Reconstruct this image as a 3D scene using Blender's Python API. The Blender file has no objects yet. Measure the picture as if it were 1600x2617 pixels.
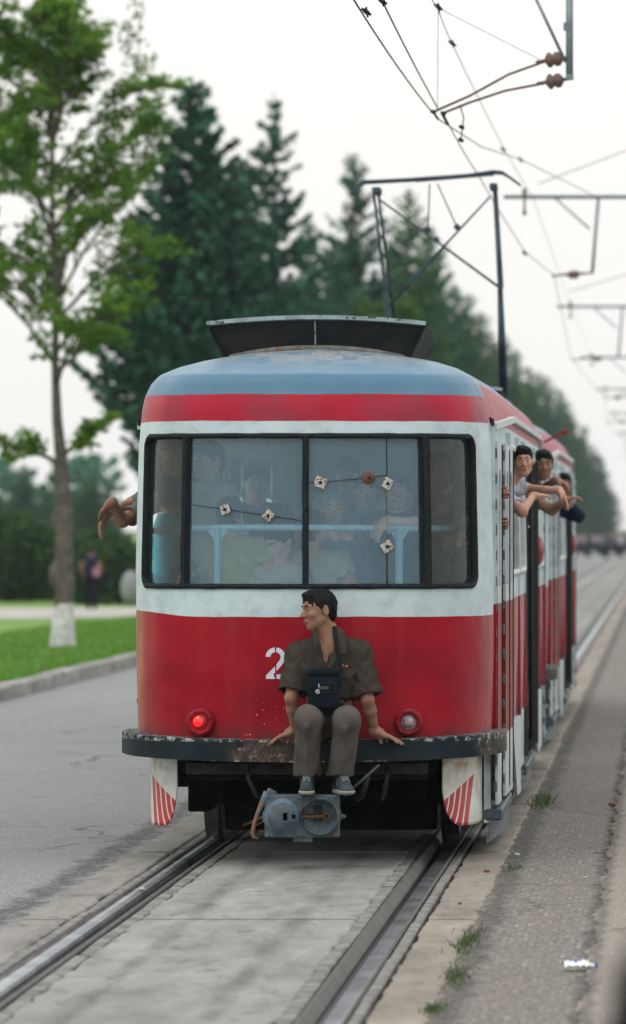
import bpy, math, random, time
import numpy as np
from mathutils import Vector, Matrix
T0 = time.time()
scene = bpy.context.scene
C = scene.collection
rng = np.random.default_rng(7)
random.seed(7)

# ---------------------------------------------------------------- camera
CX, CY, CZ = 2.07, -30.2, 1.95
cam_d = bpy.data.cameras.new('camera')
cam = bpy.data.objects.new('camera', cam_d)
C.objects.link(cam)
cam.location = (CX, CY, CZ)
cam.rotation_euler = (math.radians(90), 0, 0)
cam_d.sensor_fit = 'VERTICAL'
cam_d.sensor_height = 36
cam_d.sensor_width = 36
cam_d.lens = 183.4
cam_d.shift_x = -895 / 2617
cam_d.shift_y = 41.5 / 2617
cam_d.clip_start = 0.5
cam_d.clip_end = 6000
cam_d.dof.use_dof = True
cam_d.dof.focus_distance = 30.1
cam_d.dof.aperture_fstop = 3.3
cam_d.dof.aperture_blades = 0
scene.camera = cam

# ---------------------------------------------------------------- sky, sun, exposure
world = bpy.data.worlds.new("World")
scene.world = world
world.use_nodes = True
wn, wl = world.node_tree.nodes, world.node_tree.links
wn.clear()
SUN_EL, SUN_AZ = math.radians(48), math.radians(215)
sky = wn.new('ShaderNodeTexSky')
sky.sky_type = 'NISHITA'
sky.sun_disc = False
sky.sun_elevation = SUN_EL
sky.sun_rotation = SUN_AZ
sky.dust_density = 6.0
sky.air_density = 1.6
wmix = wn.new('ShaderNodeMix'); wmix.data_type = 'RGBA'
wmix.inputs[0].default_value = 0.86
wmix.inputs[7].default_value = (11.9, 12.0, 11.9, 1)
wtc = wn.new('ShaderNodeTexCoord'); wsx = wn.new('ShaderNodeSeparateXYZ'); wl.new(wtc.outputs['Generated'], wsx.inputs[0])
wmr = wn.new('ShaderNodeMapRange'); wmr.inputs['From Min'].default_value = 0.0; wmr.inputs['From Max'].default_value = 1.0
wmr.inputs['To Min'].default_value = 1.0; wmr.inputs['To Max'].default_value = 1.75
wl.new(wsx.outputs[2], wmr.inputs['Value'])
wsc = wn.new('ShaderNodeVectorMath'); wsc.operation = 'SCALE'; wsc.inputs[0].default_value = (11.9, 11.75, 11.45)
wl.new(wmr.outputs[0], wsc.inputs['Scale']); wl.new(wsc.outputs[0], wmix.inputs[7])
wbg = wn.new('ShaderNodeBackground'); wbg.inputs[1].default_value = 0.1
wo = wn.new('ShaderNodeOutputWorld')
wl.new(sky.outputs[0], wmix.inputs[6])
wl.new(wmix.outputs[2], wbg.inputs[0])
wl.new(wbg.outputs[0], wo.inputs[0])
sun_d = bpy.data.lights.new('sun', 'SUN')
sun_d.energy = 0.6
sun_d.angle = math.radians(24)
sun_d.color = (1.0, 0.95, 0.88)
sun = bpy.data.objects.new('sun', sun_d)
C.objects.link(sun)
sd = Vector((math.sin(SUN_AZ) * math.cos(SUN_EL), math.cos(SUN_AZ) * math.cos(SUN_EL), math.sin(SUN_EL)))
sun.rotation_euler = sd.to_track_quat('Z', 'Y').to_euler()
sun.location = (0, 0, 60)
scene.view_settings.view_transform = 'Standard'
scene.view_settings.look = 'None'
scene.view_settings.exposure = -0.10
scene.view_settings.gamma = 1
scene.view_settings.use_curve_mapping = False
scene.cycles.volume_bounces = 0
scene.cycles.max_bounces = 8
scene.cycles.transparent_max_bounces = 12
scene.cycles.use_denoising = True

# ---------------------------------------------------------------- helpers
def at(px, py, Y):
    """a point seen at (px, py) of the photograph at depth Y along the street"""
    s = 13333.0 / (Y - CY)
    return Vector((CX + (px - 1695) / s, Y, CZ - (py - 1350) / s))

def tag(o, label=None, cat=None, group=None, kind=None):
    if label: o['label'] = label
    if cat: o['category'] = cat
    if group: o['group'] = group
    if kind: o['kind'] = kind
    return o

def empty(name, loc=(0, 0, 0), label=None, cat=None, group=None, kind=None):
    o = bpy.data.objects.new(name, None)
    C.objects.link(o)
    o.location = loc
    o.empty_display_size = 0.2
    return tag(o, label, cat, group, kind)

def link_mesh(name, me, m=None, parent=None, smooth=False):
    o = bpy.data.objects.new(name, me)
    C.objects.link(o)
    if m is not None:
        for q in (m if isinstance(m, (list, tuple)) else [m]): me.materials.append(q)
    if smooth:
        me.polygons.foreach_set('use_smooth', np.ones(len(me.polygons), bool))
    if parent is not None:
        o.parent = parent
        # geometry is always written in world space, so undo the parent's transform
        M = Matrix.Identity(4)
        if parent.type == 'EMPTY':
            M = Matrix.Translation(parent.location) @ parent.rotation_euler.to_matrix().to_4x4()
        o.matrix_parent_inverse = M.inverted()
    return o

def mesh_np(name, V, F, m=None, parent=None, smooth=False, mi=None):
    """F: (n,4) or (n,3) int array"""
    V = np.asarray(V, np.float32); F = np.asarray(F, np.int32)
    me = bpy.data.meshes.new(name)
    me.vertices.add(len(V)); me.vertices.foreach_set('co', V.ravel())
    n, k = F.shape
    me.loops.add(n * k); me.loops.foreach_set('vertex_index', F.ravel())
    me.polygons.add(n)
    me.polygons.foreach_set('loop_start', np.arange(0, n * k, k, dtype=np.int32))
    me.polygons.foreach_set('loop_total', np.full(n, k, np.int32))
    if mi is not None: me.polygons.foreach_set('material_index', np.asarray(mi, np.int32))
    me.update(calc_edges=True)
    return link_mesh(name, me, m, parent, smooth)

SMALL = {'hinge', 'screw', 'joint', 'laces', 'wire_clamp', 'clamp_block', 'skirt_rib', 'mullion', 'piping', 'side_pillar_rivets', 'roof_bracket', 'pull_rod', 'zip_charm', 'sash_bar', 'lapel_badge', 'rain_gutter', 'hanger', 'weed_tuft'}
class MB:
    """collects simple shapes and builds them as one mesh"""
    def __init__(s): s.v = []; s.f = []; s.sm = []
    def _add(s, vs, fs, smooth=False):
        b = len(s.v)
        s.v += [tuple(v) for v in vs]
        s.f += [tuple(b + i for i in f) for f in fs]
        s.sm += [smooth] * len(fs)
        return s
    def box(s, c, h, R=None, bev=0.0):
        c = Vector(c); R = R or Matrix.Identity(3)
        hx, hy, hz = h
        if bev <= 0:
            vs = [c + R @ Vector((x * hx, y * hy, z * hz)) for x in (-1, 1) for y in (-1, 1) for z in (-1, 1)]
            return s._add(vs, [(0, 1, 3, 2), (4, 6, 7, 5), (0, 4, 5, 1), (2, 3, 7, 6), (0, 2, 6, 4), (1, 5, 7, 3)])
        b = min(bev, hx, hy, hz)
        vs = []; idx = {}
        for x in (-1, 1):
            for y in (-1, 1):
                for z in (-1, 1):
                    for a in range(3):
                        p = [x * (hx - b), y * (hy - b), z * (hz - b)]
                        p[a] = (x, y, z)[a] * (hx, hy, hz)[a]
                        idx[(x, y, z, a)] = len(vs); vs.append(c + R @ Vector(p))
        fs = []
        for a in range(3):
            o1, o2 = [q for q in range(3) if q != a]
            for sg in (-1, 1):
                q = []
                for u, w in ((-1, -1), (1, -1), (1, 1), (-1, 1)):
                    k = [0, 0, 0]; k[a] = sg; k[o1] = u; k[o2] = w
                    q.append(idx[(k[0], k[1], k[2], a)])
                fs.append(q)
        for a in range(3):      # edges along axis a
            o1, o2 = [q for q in range(3) if q != a]
            for u in (-1, 1):
                for w in (-1, 1):
                    def K(t, ax):
                        k = [0, 0, 0]; k[a] = t; k[o1] = u; k[o2] = w
                        return idx[(k[0], k[1], k[2], ax)]
                    fs.append([K(-1, o1), K(1, o1), K(1, o2), K(-1, o2)])
        for x in (-1, 1):
            for y in (-1, 1):
                for z in (-1, 1):
                    fs.append([idx[(x, y, z, 0)], idx[(x, y, z, 1)], idx[(x, y, z, 2)]])
        return s._add(vs, fs)
    def bar(s, a, b, w, h=None, up=(0, 0, 1), bev=0):
        a = Vector(a); b = Vector(b); h = h or w
        d = (b - a); L = d.length
        if L < 1e-6: return s
        d.normalize(); u = Vector(up)
        if abs(d.dot(u)) > 0.98: u = Vector((0, 1, 0))
        x = d.cross(u).normalized(); z = x.cross(d).normalized()
        R = Matrix((x, d, z)).transposed()
        return s.box((a + b) / 2, (w / 2, L / 2, h / 2), R, bev)
    def tube(s, pts, r, n=8, cap=True):
        pts = [Vector(p) for p in pts]
        rs = r if isinstance(r, (list, tuple)) else [r] * len(pts)
        vs = []
        ref = Vector((0.13, 0.21, 0.97))
        prev = None
        for i, p in enumerate(pts):
            t = (pts[min(i + 1, len(pts) - 1)] - pts[max(i - 1, 0)]).normalized()
            x = (prev - t * prev.dot(t)) if prev is not None else t.cross(ref)
            if x.length < 1e-4: x = t.cross(Vector((1, 0, 0)))
            x.normalize(); y = t.cross(x); prev = x
            for k in range(n):
                a = 2 * math.pi * k / n
                vs.append(p + (x * math.cos(a) + y * math.sin(a)) * rs[i])
        fs = []
        for i in range(len(pts) - 1):
            for k in range(n):
                k2 = (k + 1) % n
                fs.append((i * n + k, i * n + k2, (i + 1) * n + k2, (i + 1) * n + k))
        if cap:
            fs.append(tuple(range(n))[::-1]); fs.append(tuple((len(pts) - 1) * n + k for k in range(n)))
        return s._add(vs, fs, True)
    def lathe(s, c, axis, prof, n=24):
        """prof: list of (r, h) along axis from c"""
        c = Vector(c); a = Vector(axis).normalized()
        x = a.orthogonal().normalized(); y = a.cross(x)
        vs = []
        for r, h in prof:
            for k in range(n):
                t = 2 * math.pi * k / n
                vs.append(c + a * h + (x * math.cos(t) + y * math.sin(t)) * max(r, 1e-4))
        fs = []
        for i in range(len(prof) - 1):
            for k in range(n):
                k2 = (k + 1) % n
                fs.append((i * n + k, i * n + k2, (i + 1) * n + k2, (i + 1) * n + k))
        return s._add(vs, fs, True)
    def poly(s, loop, thick):
        """flat polygon loop (list of Vectors) with thickness vector"""
        t = Vector(thick); n = len(loop)
        vs = [Vector(p) for p in loop] + [Vector(p) + t for p in loop]
        fs = [tuple(range(n))[::-1], tuple(range(n, 2 * n))]
        for i in range(n):
            j = (i + 1) % n
            fs.append((i, j, n + j, n + i))
        return s._add(vs, fs)
    def build(s, name, m=None, parent=None):
        me = bpy.data.meshes.new(name)
        me.from_pydata(s.v, [], s.f)
        import bmesh
        bm = bmesh.new(); bm.from_mesh(me); bmesh.ops.recalc_face_normals(bm, faces=bm.faces); bm.to_mesh(me); bm.free()
        me.polygons.foreach_set('use_smooth', s.sm)
        me.update()
        o = link_mesh(name, me, m, parent)
        if name in SMALL: o['kind'] = 'stuff'
        return o

# ---------------------------------------------------------------- materials
def nt(m):
    m.use_nodes = True
    n = m.node_tree.nodes; l = m.node_tree.links
    return n, l, n['Principled BSDF']
def math_n(n, l, op, a, b=None, c=None):
    q = n.new('ShaderNodeMath'); q.operation = op
    for i, v in enumerate((a, b, c)):
        if v is None: continue
        if isinstance(v, (int, float)): q.inputs[i].default_value = v
        else: l.new(v, q.inputs[i])
    return q.outputs[0]
def noise_n(n, l, vec, scale, detail=4, rough=0.55, sc=None):
    q = n.new('ShaderNodeTexNoise')
    q.inputs['Scale'].default_value = scale; q.inputs['Detail'].default_value = detail
    q.inputs['Roughness'].default_value = rough
    if sc:
        mp = n.new('ShaderNodeMapping'); mp.inputs['Scale'].default_value = sc
        l.new(vec, mp.inputs[0]); vec = mp.outputs[0]
    l.new(vec, q.inputs['Vector'])
    return q.outputs['Fac']
def ramp_n(n, l, fac, lo, hi):
    q = n.new('ShaderNodeMapRange'); q.interpolation_type = 'SMOOTHSTEP'
    q.inputs['From Min'].default_value = lo; q.inputs['From Max'].default_value = hi
    l.new(fac, q.inputs['Value'])
    return q.outputs['Result']
def mix_n(n, l, fac, a, b):
    q = n.new('ShaderNodeMix'); q.data_type = 'RGBA'
    for i, v in ((0, fac), (6, a), (7, b)):
        if isinstance(v, (int, float)): q.inputs[i].default_value = v
        elif isinstance(v, tuple): q.inputs[i].default_value = (v[0], v[1], v[2], 1)
        else: l.new(v, q.inputs[i])
    return q.outputs[2]
def obco(n, which='Object'):
    return n.new('ShaderNodeTexCoord').outputs[which]
def bump_n(n, l, h, dist, strength=1.0):
    q = n.new('ShaderNodeBump'); q.inputs['Distance'].default_value = dist
    q.inputs['Strength'].default_value = strength
    l.new(h, q.inputs['Height'])
    return q.outputs[0]

def pm(name, c1, c2=None, scale=20, rough=0.6, metal=0.0, bump=0.0, lo=0.35, hi=0.65, spec=0.2, third=None, third_lo=0.6, third_hi=0.68, tscale=None):
    m = bpy.data.materials.new(name)
    n, l, b = nt(m)
    b.inputs['Roughness'].default_value = rough
    b.inputs['Metallic'].default_value = metal
    b.inputs['Specular IOR Level'].default_value = spec
    if c2 is None:
        c2 = tuple(v * 0.7 for v in c1)
    v = obco(n)
    f = noise_n(n, l, v, scale)
    col = mix_n(n, l, ramp_n(n, l, f, lo, hi), c1, c2)
    if third:
        f3 = noise_n(n, l, v, tscale or scale * 1.7, 6, 0.65)
        col = mix_n(n, l, ramp_n(n, l, f3, third_lo, third_hi), col, third)
    l.new(col, b.inputs['Base Color'])
    if bump:
        fb = noise_n(n, l, v, scale * 3, 5)
        l.new(bump_n(n, l, fb, bump), b.inputs['Normal'])
    return m

def glass_mat(name, dust, dust_col, tint, rough=0.08, streak=4.0, refl=1.0):
    m = bpy.data.materials.new(name)
    m.use_nodes = True
    n = m.node_tree.nodes; l = m.node_tree.links
    n.remove(n['Principled BSDF'])
    out = n['Material Output']
    v = obco(n)
    tr = n.new('ShaderNodeBsdfTransparent'); tr.inputs[0].default_value = (*tint, 1)
    df = n.new('ShaderNodeBsdfDiffuse')
    f1 = noise_n(n, l, v, 3.0, 6, 0.6)
    f2 = noise_n(n, l, v, 60.0, 3, 0.6, (1, 1, 0.25))
    col = mix_n(n, l, ramp_n(n, l, f1, 0.3, 0.7), dust_col, tuple(x * 0.72 for x in dust_col))
    l.new(col, df.inputs[0])
    fac = math_n(n, l, 'MULTIPLY_ADD', ramp_n(n, l, f1, 0.25, 0.75), 0.30 * dust, dust * 0.78)
    fac = math_n(n, l, 'MULTIPLY_ADD', f2, 0.22 * dust, fac)
    a = n.new('ShaderNodeMixShader')
    l.new(fac, a.inputs[0]); l.new(tr.outputs[0], a.inputs[1]); l.new(df.outputs[0], a.inputs[2])
    gl = n.new('ShaderNodeBsdfGlossy'); gl.inputs['Roughness'].default_value = rough
    gl.inputs[0].default_value = (refl, refl, refl, 1)
    fr = n.new('ShaderNodeFresnel'); fr.inputs[0].default_value = 1.5
    b2 = n.new('ShaderNodeMixShader')
    l.new(fr.outputs[0], b2.inputs[0]); l.new(a.outputs[0], b2.inputs[1]); l.new(gl.outputs[0], b2.inputs[2])
    l.new(b2.outputs[0], out.inputs[0])
    return m

def leaf_mat(name, c1, c2, trans=0.35, scale=1.2):
    m = bpy.data.materials.new(name)
    m.use_nodes = True
    n = m.node_tree.nodes; l = m.node_tree.links
    n.remove(n['Principled BSDF'])
    out = n['Material Output']
    v = obco(n)
    f = noise_n(n, l, v, scale, 3)
    f2 = noise_n(n, l, v, 14, 2)
    col = mix_n(n, l, ramp_n(n, l, f, 0.35, 0.65), c1, c2)
    col = mix_n(n, l, math_n(n, l, 'MULTIPLY', f2, 0.5), col, tuple(x * 0.45 for x in c2))
    df = n.new('ShaderNodeBsdfPrincipled'); df.inputs['Roughness'].default_value = 0.55
    df.inputs['Specular IOR Level'].default_value = 0.06
    l.new(col, df.inputs['Base Color'])
    tl = n.new('ShaderNodeBsdfTranslucent'); l.new(col, tl.inputs[0])
    a = n.new('ShaderNodeMixShader'); a.inputs[0].default_value = trans
    l.new(df.outputs[0], a.inputs[1]); l.new(tl.outputs[0], a.inputs[2])
    l.new(a.outputs[0], out.inputs[0])
    return m

# ---------------------------------------------------------------- smooth solids (distance fields meshed with surface nets)
def frame(f, u=(0, 0, 1)):
    """matrix whose columns are right, forward, up"""
    f = Vector(f).normalized(); r = f.cross(Vector(u)).normalized(); w = r.cross(f)
    return np.array([[r.x, f.x, w.x], [r.y, f.y, w.y], [r.z, f.z, w.z]])

class Sdf:
    def __init__(s): s.p = []; s.noise = None
    def cap(s, a, b, ra, rb=None, k=0.02, op='u'):
        s.p.append(('cap', np.array(a, float), np.array(b, float), ra, ra if rb is None else rb, k, op)); return s
    def ell(s, c, r, R=None, k=0.02, op='u'):
        s.p.append(('ell', np.array(c, float), np.eye(3) if R is None else np.array(R, float), np.array(r, float), 0, k, op)); return s
    def box(s, c, h, R=None, rd=0.01, k=0.01, op='u'):
        s.p.append(('box', np.array(c, float), np.eye(3) if R is None else np.array(R, float), np.array(h, float), rd, k, op)); return s
    def ext(s, q):
        if q[0] == 'cap':
            r = max(q[3], q[4])
            return np.minimum(q[1], q[2]) - r, np.maximum(q[1], q[2]) + r
        e = np.abs(q[2]) @ (q[3] + (q[4] if q[0] == 'box' else 0))
        return q[1] - e, q[1] + e
    def mesh(s, name, vox, m=None, parent=None, clip=None, relax=1):
        lo = np.min([s.ext(q)[0] for q in s.p if q[6 if len(q) > 6 else -1] == 'u'], axis=0) - 3 * vox - 0.02
        hi = np.max([s.ext(q)[1] for q in s.p if q[6 if len(q) > 6 else -1] == 'u'], axis=0) + 3 * vox + 0.02
        if clip:
            for ax, (a, b) in clip.items():
                lo[ax] = max(lo[ax], a); hi[ax] = min(hi[ax], b)
        nn = np.ceil((hi - lo) / vox).astype(int) + 1
        ax = [lo[i] + np.arange(nn[i]) * vox for i in range(3)]
        D = np.full(nn, 1.0, np.float32)
        for q in s.p:
            k, op = q[5], q[6]
            e0, e1 = s.ext(q)
            mg = k + 2.5 * vox
            i0 = np.clip(np.floor((e0 - mg - lo) / vox).astype(int), 0, nn)
            i1 = np.clip(np.ceil((e1 + mg - lo) / vox).astype(int) + 1, 0, nn)
            if np.any(i1 <= i0): continue
            sl = tuple(slice(a, b) for a, b in zip(i0, i1))
            X = ax[0][sl[0]][:, None, None]; Y = ax[1][sl[1]][None, :, None]; Z = ax[2][sl[2]][None, None, :]
            if q[0] == 'cap':
                a, b, ra, rb = q[1], q[2], q[3], q[4]
                ba = b - a; L2 = max(float(ba @ ba), 1e-9)
                px, py, pz = X - a[0], Y - a[1], Z - a[2]
                h = np.clip((px * ba[0] + py * ba[1] + pz * ba[2]) / L2, 0, 1)
                d = np.sqrt((px - ba[0] * h) ** 2 + (py - ba[1] * h) ** 2 + (pz - ba[2] * h) ** 2) - (ra + (rb - ra) * h)
            else:
                c, R, r = q[1], q[2], q[3]
                px, py, pz = X - c[0], Y - c[1], Z - c[2]
                u = R[0, 0] * px + R[1, 0] * py + R[2, 0] * pz
                v = R[0, 1] * px + R[1, 1] * py + R[2, 1] * pz
                w = R[0, 2] * px + R[1, 2] * py + R[2, 2] * pz
                if q[0] == 'ell':
                    k0 = np.sqrt((u / r[0]) ** 2 + (v / r[1]) ** 2 + (w / r[2]) ** 2)
                    k1 = np.sqrt((u / r[0] ** 2) ** 2 + (v / r[1] ** 2) ** 2 + (w / r[2] ** 2) ** 2) + 1e-6
                    d = k0 * (k0 - 1) / k1
                else:
                    rd = q[4]
                    qx, qy, qz = np.abs(u) - r[0] + rd, np.abs(v) - r[1] + rd, np.abs(w) - r[2] + rd
                    d = np.sqrt(np.maximum(qx, 0) ** 2 + np.maximum(qy, 0) ** 2 + np.maximum(qz, 0) ** 2) + np.minimum(np.maximum(qx, np.maximum(qy, qz)), 0) - rd
            A = D[sl]
            kk = max(k, 1e-5)
            if op == 'u':
                h = np.clip(0.5 + 0.5 * (A - d) / kk, 0, 1)
                D[sl] = A + (d - A) * h - kk * h * (1 - h)
            else:
                d = -d
                h = np.clip(0.5 - 0.5 * (A - d) / kk, 0, 1)
                D[sl] = A + (d - A) * h + kk * h * (1 - h)
        if s.noise is not None:
            I = np.nonzero(np.abs(D) < 0.05)
            D[I] += s.noise(ax[0][I[0]], ax[1][I[1]], ax[2][I[2]])
        D[0], D[-1], D[:, 0], D[:, -1], D[:, :, 0], D[:, :, -1] = [np.float32(0.5)] * 6
        S = D < 0
        c8 = [(i, j, k) for i in (0, 1) for j in (0, 1) for k in (0, 1)]
        n0, n1, n2 = [x - 1 for x in nn]
        cnt = np.zeros((n0, n1, n2), np.int8)
        for i, j, k in c8: cnt += S[i:i + n0, j:j + n1, k:k + n2]
        act = np.argwhere((cnt > 0) & (cnt < 8))
        if len(act) == 0: return None
        vals = np.stack([D[act[:, 0] + i, act[:, 1] + j, act[:, 2] + k] for i, j, k in c8], 1)
        pos = np.zeros((len(act), 3)); num = np.zeros(len(act))
        for a in range(8):
            for b in range(a + 1, 8):
                if sum(abs(c8[a][t] - c8[b][t]) for t in range(3)) != 1: continue
                da, db = vals[:, a], vals[:, b]
                mk = (da < 0) != (db < 0)
                t = np.where(mk, da / np.where(mk, da - db, 1), 0)
                pa, pb = np.array(c8[a], float), np.array(c8[b], float)
                pos += mk[:, None] * (pa + (pb - pa) * t[:, None]); num += mk
        pos = pos / num[:, None] + act
        V = lo + pos * vox
        vid = np.full((n0, n1, n2), -1, np.int32); vid[act[:, 0], act[:, 1], act[:, 2]] = np.arange(len(act))
        Q = []
        for a in range(3):
            b, c = (a + 1) % 3, (a + 2) % 3
            s0 = [slice(None)] * 3; s1 = [slice(None)] * 3
            s0[a] = slice(0, -1); s1[a] = slice(1, None)
            E = S[tuple(s0)] != S[tuple(s1)]
            idx = np.argwhere(E)
            ok = (idx[:, b] > 0) & (idx[:, c] > 0) & (idx[:, b] < nn[b] - 1) & (idx[:, c] < nn[c] - 1)
            idx = idx[ok]
            ins = S[idx[:, 0], idx[:, 1], idx[:, 2]]
            def cell(db, dc):
                q = idx.copy(); q[:, b] -= db; q[:, c] -= dc
                return vid[q[:, 0], q[:, 1], q[:, 2]]
            f = np.stack([cell(1, 1), cell(0, 1), cell(0, 0), cell(1, 0)], 1)
            f[~ins] = f[~ins][:, ::-1]
            Q.append(f)
        Q = np.concatenate(Q)
        Q = Q[(Q >= 0).all(1)]
        for _ in range(relax):
            acc = np.zeros_like(V); w = np.zeros(len(V))
            for i in range(4):
                j = (i + 1) % 4
                np.add.at(acc, Q[:, i], V[Q[:, j]]); np.add.at(w, Q[:, i], 1)
            V = V * 0.5 + 0.5 * acc / np.maximum(w, 1)[:, None]
        return mesh_np(name, V, Q, m, parent, True)
# ================================================================ materials of the place
M = {}
M['black_metal'] = pm('black_metal', (.012, .015, .018), (.022, .025, .027), 30, .55, .0, .002, spec=.08)
M['under_metal'] = pm('under_metal', (.006, .007, .008), (.014, .014, .013), 9, .9, spec=.03)
M['grey_paint'] = pm('grey_blue_paint', (.085, .115, .135), (.055, .075, .088), 22, .5, 0, .003, third=(.10, .055, .03), third_lo=.60, third_hi=.70)
M['light_blue'] = pm('light_blue_pipe', (.36, .60, .70), (.28, .50, .60), 20, .4)
M['rubber'] = pm('black_rubber', (.007, .009, .011), (.02, .025, .03), 60, .55, 0, .003, spec=.10, third=(.12, .14, .15), third_lo=.66, third_hi=.72)
M['white_paint'] = pm('white_paint', (.50, .57, .59), (.40, .46, .475), 7, .4, 0, .002, third=(.16, .12, .09), third_lo=.70, third_hi=.76, tscale=26)
M['red_paint'] = pm('red_paint', (.24, .004, .012), (.18, .008, .014), 7, .38, 0, .001, third=(.12, .04, .04), third_lo=.70, third_hi=.76, tscale=26)
M['interior'] = pm('cream_interior_paint', (.62, .66, .66), (.54, .58, .58), 4, .6)
M['tan_floor'] = pm('worn_floor', (.26, .25, .23), (.18, .17, .16), 8, .7)
M['rust'] = pm('rusty_steel', (.16, .07, .035), (.08, .05, .035), 25, .8, .2)
M['gasket'] = M['rubber']
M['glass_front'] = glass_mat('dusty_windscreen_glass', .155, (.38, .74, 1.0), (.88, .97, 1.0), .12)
M['glass_corner'] = glass_mat('corner_glass', .07, (.20, .34, .32), (.70, .82, .82), .05)
M['glass_side'] = glass_mat('side_glass', .15, (.45, .52, .55), (.88, .94, .95), .06)

def tram_paint():
    m = bpy.data.materials.new('tram_body_paint')
    n, l, b = nt(m)
    v = obco(n)
    sx = n.new('ShaderNodeSeparateXYZ'); l.new(v, sx.inputs[0])
    X, Y, Z = sx.outputs
    wob = math_n(n, l, 'MULTIPLY_ADD', noise_n(n, l, v, 5, 2), .010, -.005)
    Zw = math_n(n, l, 'ADD', Z, wob)
    side = ramp_n(n, l, Y, .80, .86)
    def step(val, th):           # th float or socket
        d = math_n(n, l, 'SUBTRACT', val, th)
        return ramp_n(n, l, d, -.0025, .0025)
    edge = math_n(n, l, 'MULTIPLY_ADD', side, .06, 1.437)
    # the border rises a little towards the left corner
    lx = ramp_n(n, l, math_n(n, l, 'MULTIPLY', X, -1), .6, 1.06)
    edge = math_n(n, l, 'MULTIPLY_ADD', lx, .03, edge)
    top1 = math_n(n, l, 'MULTIPLY_ADD', side, .02, 2.572)
    top2 = math_n(n, l, 'MULTIPLY_ADD', side, .085, 2.728)
    low = math_n(n, l, 'MULTIPLY', side, .69)
    n1 = noise_n(n, l, v, 2.2, 5, .6)
    n2 = noise_n(n, l, v, 9, 6, .62)
    n3 = noise_n(n, l, v, 38, 5, .65)
    ns = noise_n(n, l, v, 6, 5, .6, (1, 1, .08))
    red = mix_n(n, l, ramp_n(n, l, n1, .3, .7), (.30, .0015, .012), (.215, .003, .012))
    red = mix_n(n, l, math_n(n, l, 'MULTIPLY', ramp_n(n, l, ns, .5, .8), .35), red, (.30, .05, .045))
    graze_refl = math_n(n, l, 'MULTIPLY', math_n(n, l, 'MULTIPLY', ramp_n(n, l, Y, 3.0, 3.2), ramp_n(n, l, ns, .30, .60)), .75)  # grazing reflection along the side, painted into the red as pale streaks
    red = mix_n(n, l, graze_refl, red, (.36, .13, .15))
    # warm reflection on the left corner, painted into the red
    corner_refl = math_n(n, l, 'MULTIPLY', ramp_n(n, l, math_n(n, l, 'MULTIPLY', X, -1), .90, 1.03), ramp_n(n, l, ns, .30, .60))
    corner_refl = math_n(n, l, 'MULTIPLY', corner_refl, .6)
    red = mix_n(n, l, corner_refl, red, (.36, .15, .04))
    white = mix_n(n, l, ramp_n(n, l, n2, .4, .75), (.47, .57, .61), (.36, .445, .475))
    upred = mix_n(n, l, ramp_n(n, l, n1, .42, .62), (.37, .012, .034), (.26, .030, .052))
    roof = mix_n(n, l, ramp_n(n, l, n1, .3, .7), (.080, .175, .265), (.11, .215, .30))
    roofdirt = mix_n(n, l, ramp_n(n, l, n3, .4, .6), (.32, .34, .33), (.16, .20, .23))
    rd = math_n(n, l, 'MULTIPLY', ramp_n(n, l, n2, .40, .55), ramp_n(n, l, Z, 2.88, 2.99))
    roof = mix_n(n, l, rd, roof, roofdirt)
    skirt = mix_n(n, l, ramp_n(n, l, n2, .4, .7), (.62, .70, .72), (.40, .42, .41))
    col = mix_n(n, l, step(Zw, low), skirt, red)
    col = mix_n(n, l, step(Zw, edge), col, white)
    col = mix_n(n, l, step(Zw, top1), col, upred)
    col = mix_n(n, l, step(Zw, top2), col, roof)
    # chips of bare primer, thick near the bumper
    vor = n.new('ShaderNodeTexVoronoi'); vor.inputs['Scale'].default_value = 34; l.new(v, vor.inputs['Vector'])
    ch = math_n(n, l, 'LESS_THAN', vor.outputs['Distance'], .13)
    nearx = ramp_n(n, l, math_n(n, l, 'ABSOLUTE', math_n(n, l, 'ADD', X, .12)), .42, .18)
    msk = math_n(n, l, 'MULTIPLY', ramp_n(n, l, Z, 1.02, .80), nearx)
    msk = math_n(n, l, 'MULTIPLY', msk, ramp_n(n, l, noise_n(n, l, v, 5, 3), .46, .56))
    col = mix_n(n, l, math_n(n, l, 'MULTIPLY', ch, msk), col, (.7, .68, .66))
    chip = math_n(n, l, 'MULTIPLY', ramp_n(n, l, n3, .69, .72), .8)
    col = mix_n(n, l, chip, col, (.10, .07, .06))
    grime = math_n(n, l, 'MULTIPLY', ramp_n(n, l, Z, .86, .72), ramp_n(n, l, n2, .35, .6))
    col = mix_n(n, l, math_n(n, l, 'MULTIPLY', grime, .6), col, (.05, .03, .03))
    l.new(col, b.inputs['Base Color'])
    l.new(math_n(n, l, 'MULTIPLY_ADD', n2, .25, .30), b.inputs['Roughness'])
    b.inputs['Specular IOR Level'].default_value = .15
    b.inputs['Sheen Weight'].default_value = .10; b.inputs['Sheen Roughness'].default_value = .45
    big = noise_n(n, l, v, 1.6, 2)
    h = math_n(n, l, 'MULTIPLY_ADD', n3, .04, math_n(n, l, 'MULTIPLY', big, 1.0))
    l.new(bump_n(n, l, h, .055), b.inputs['Normal'])
    return m
M['tram'] = tram_paint()

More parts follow.
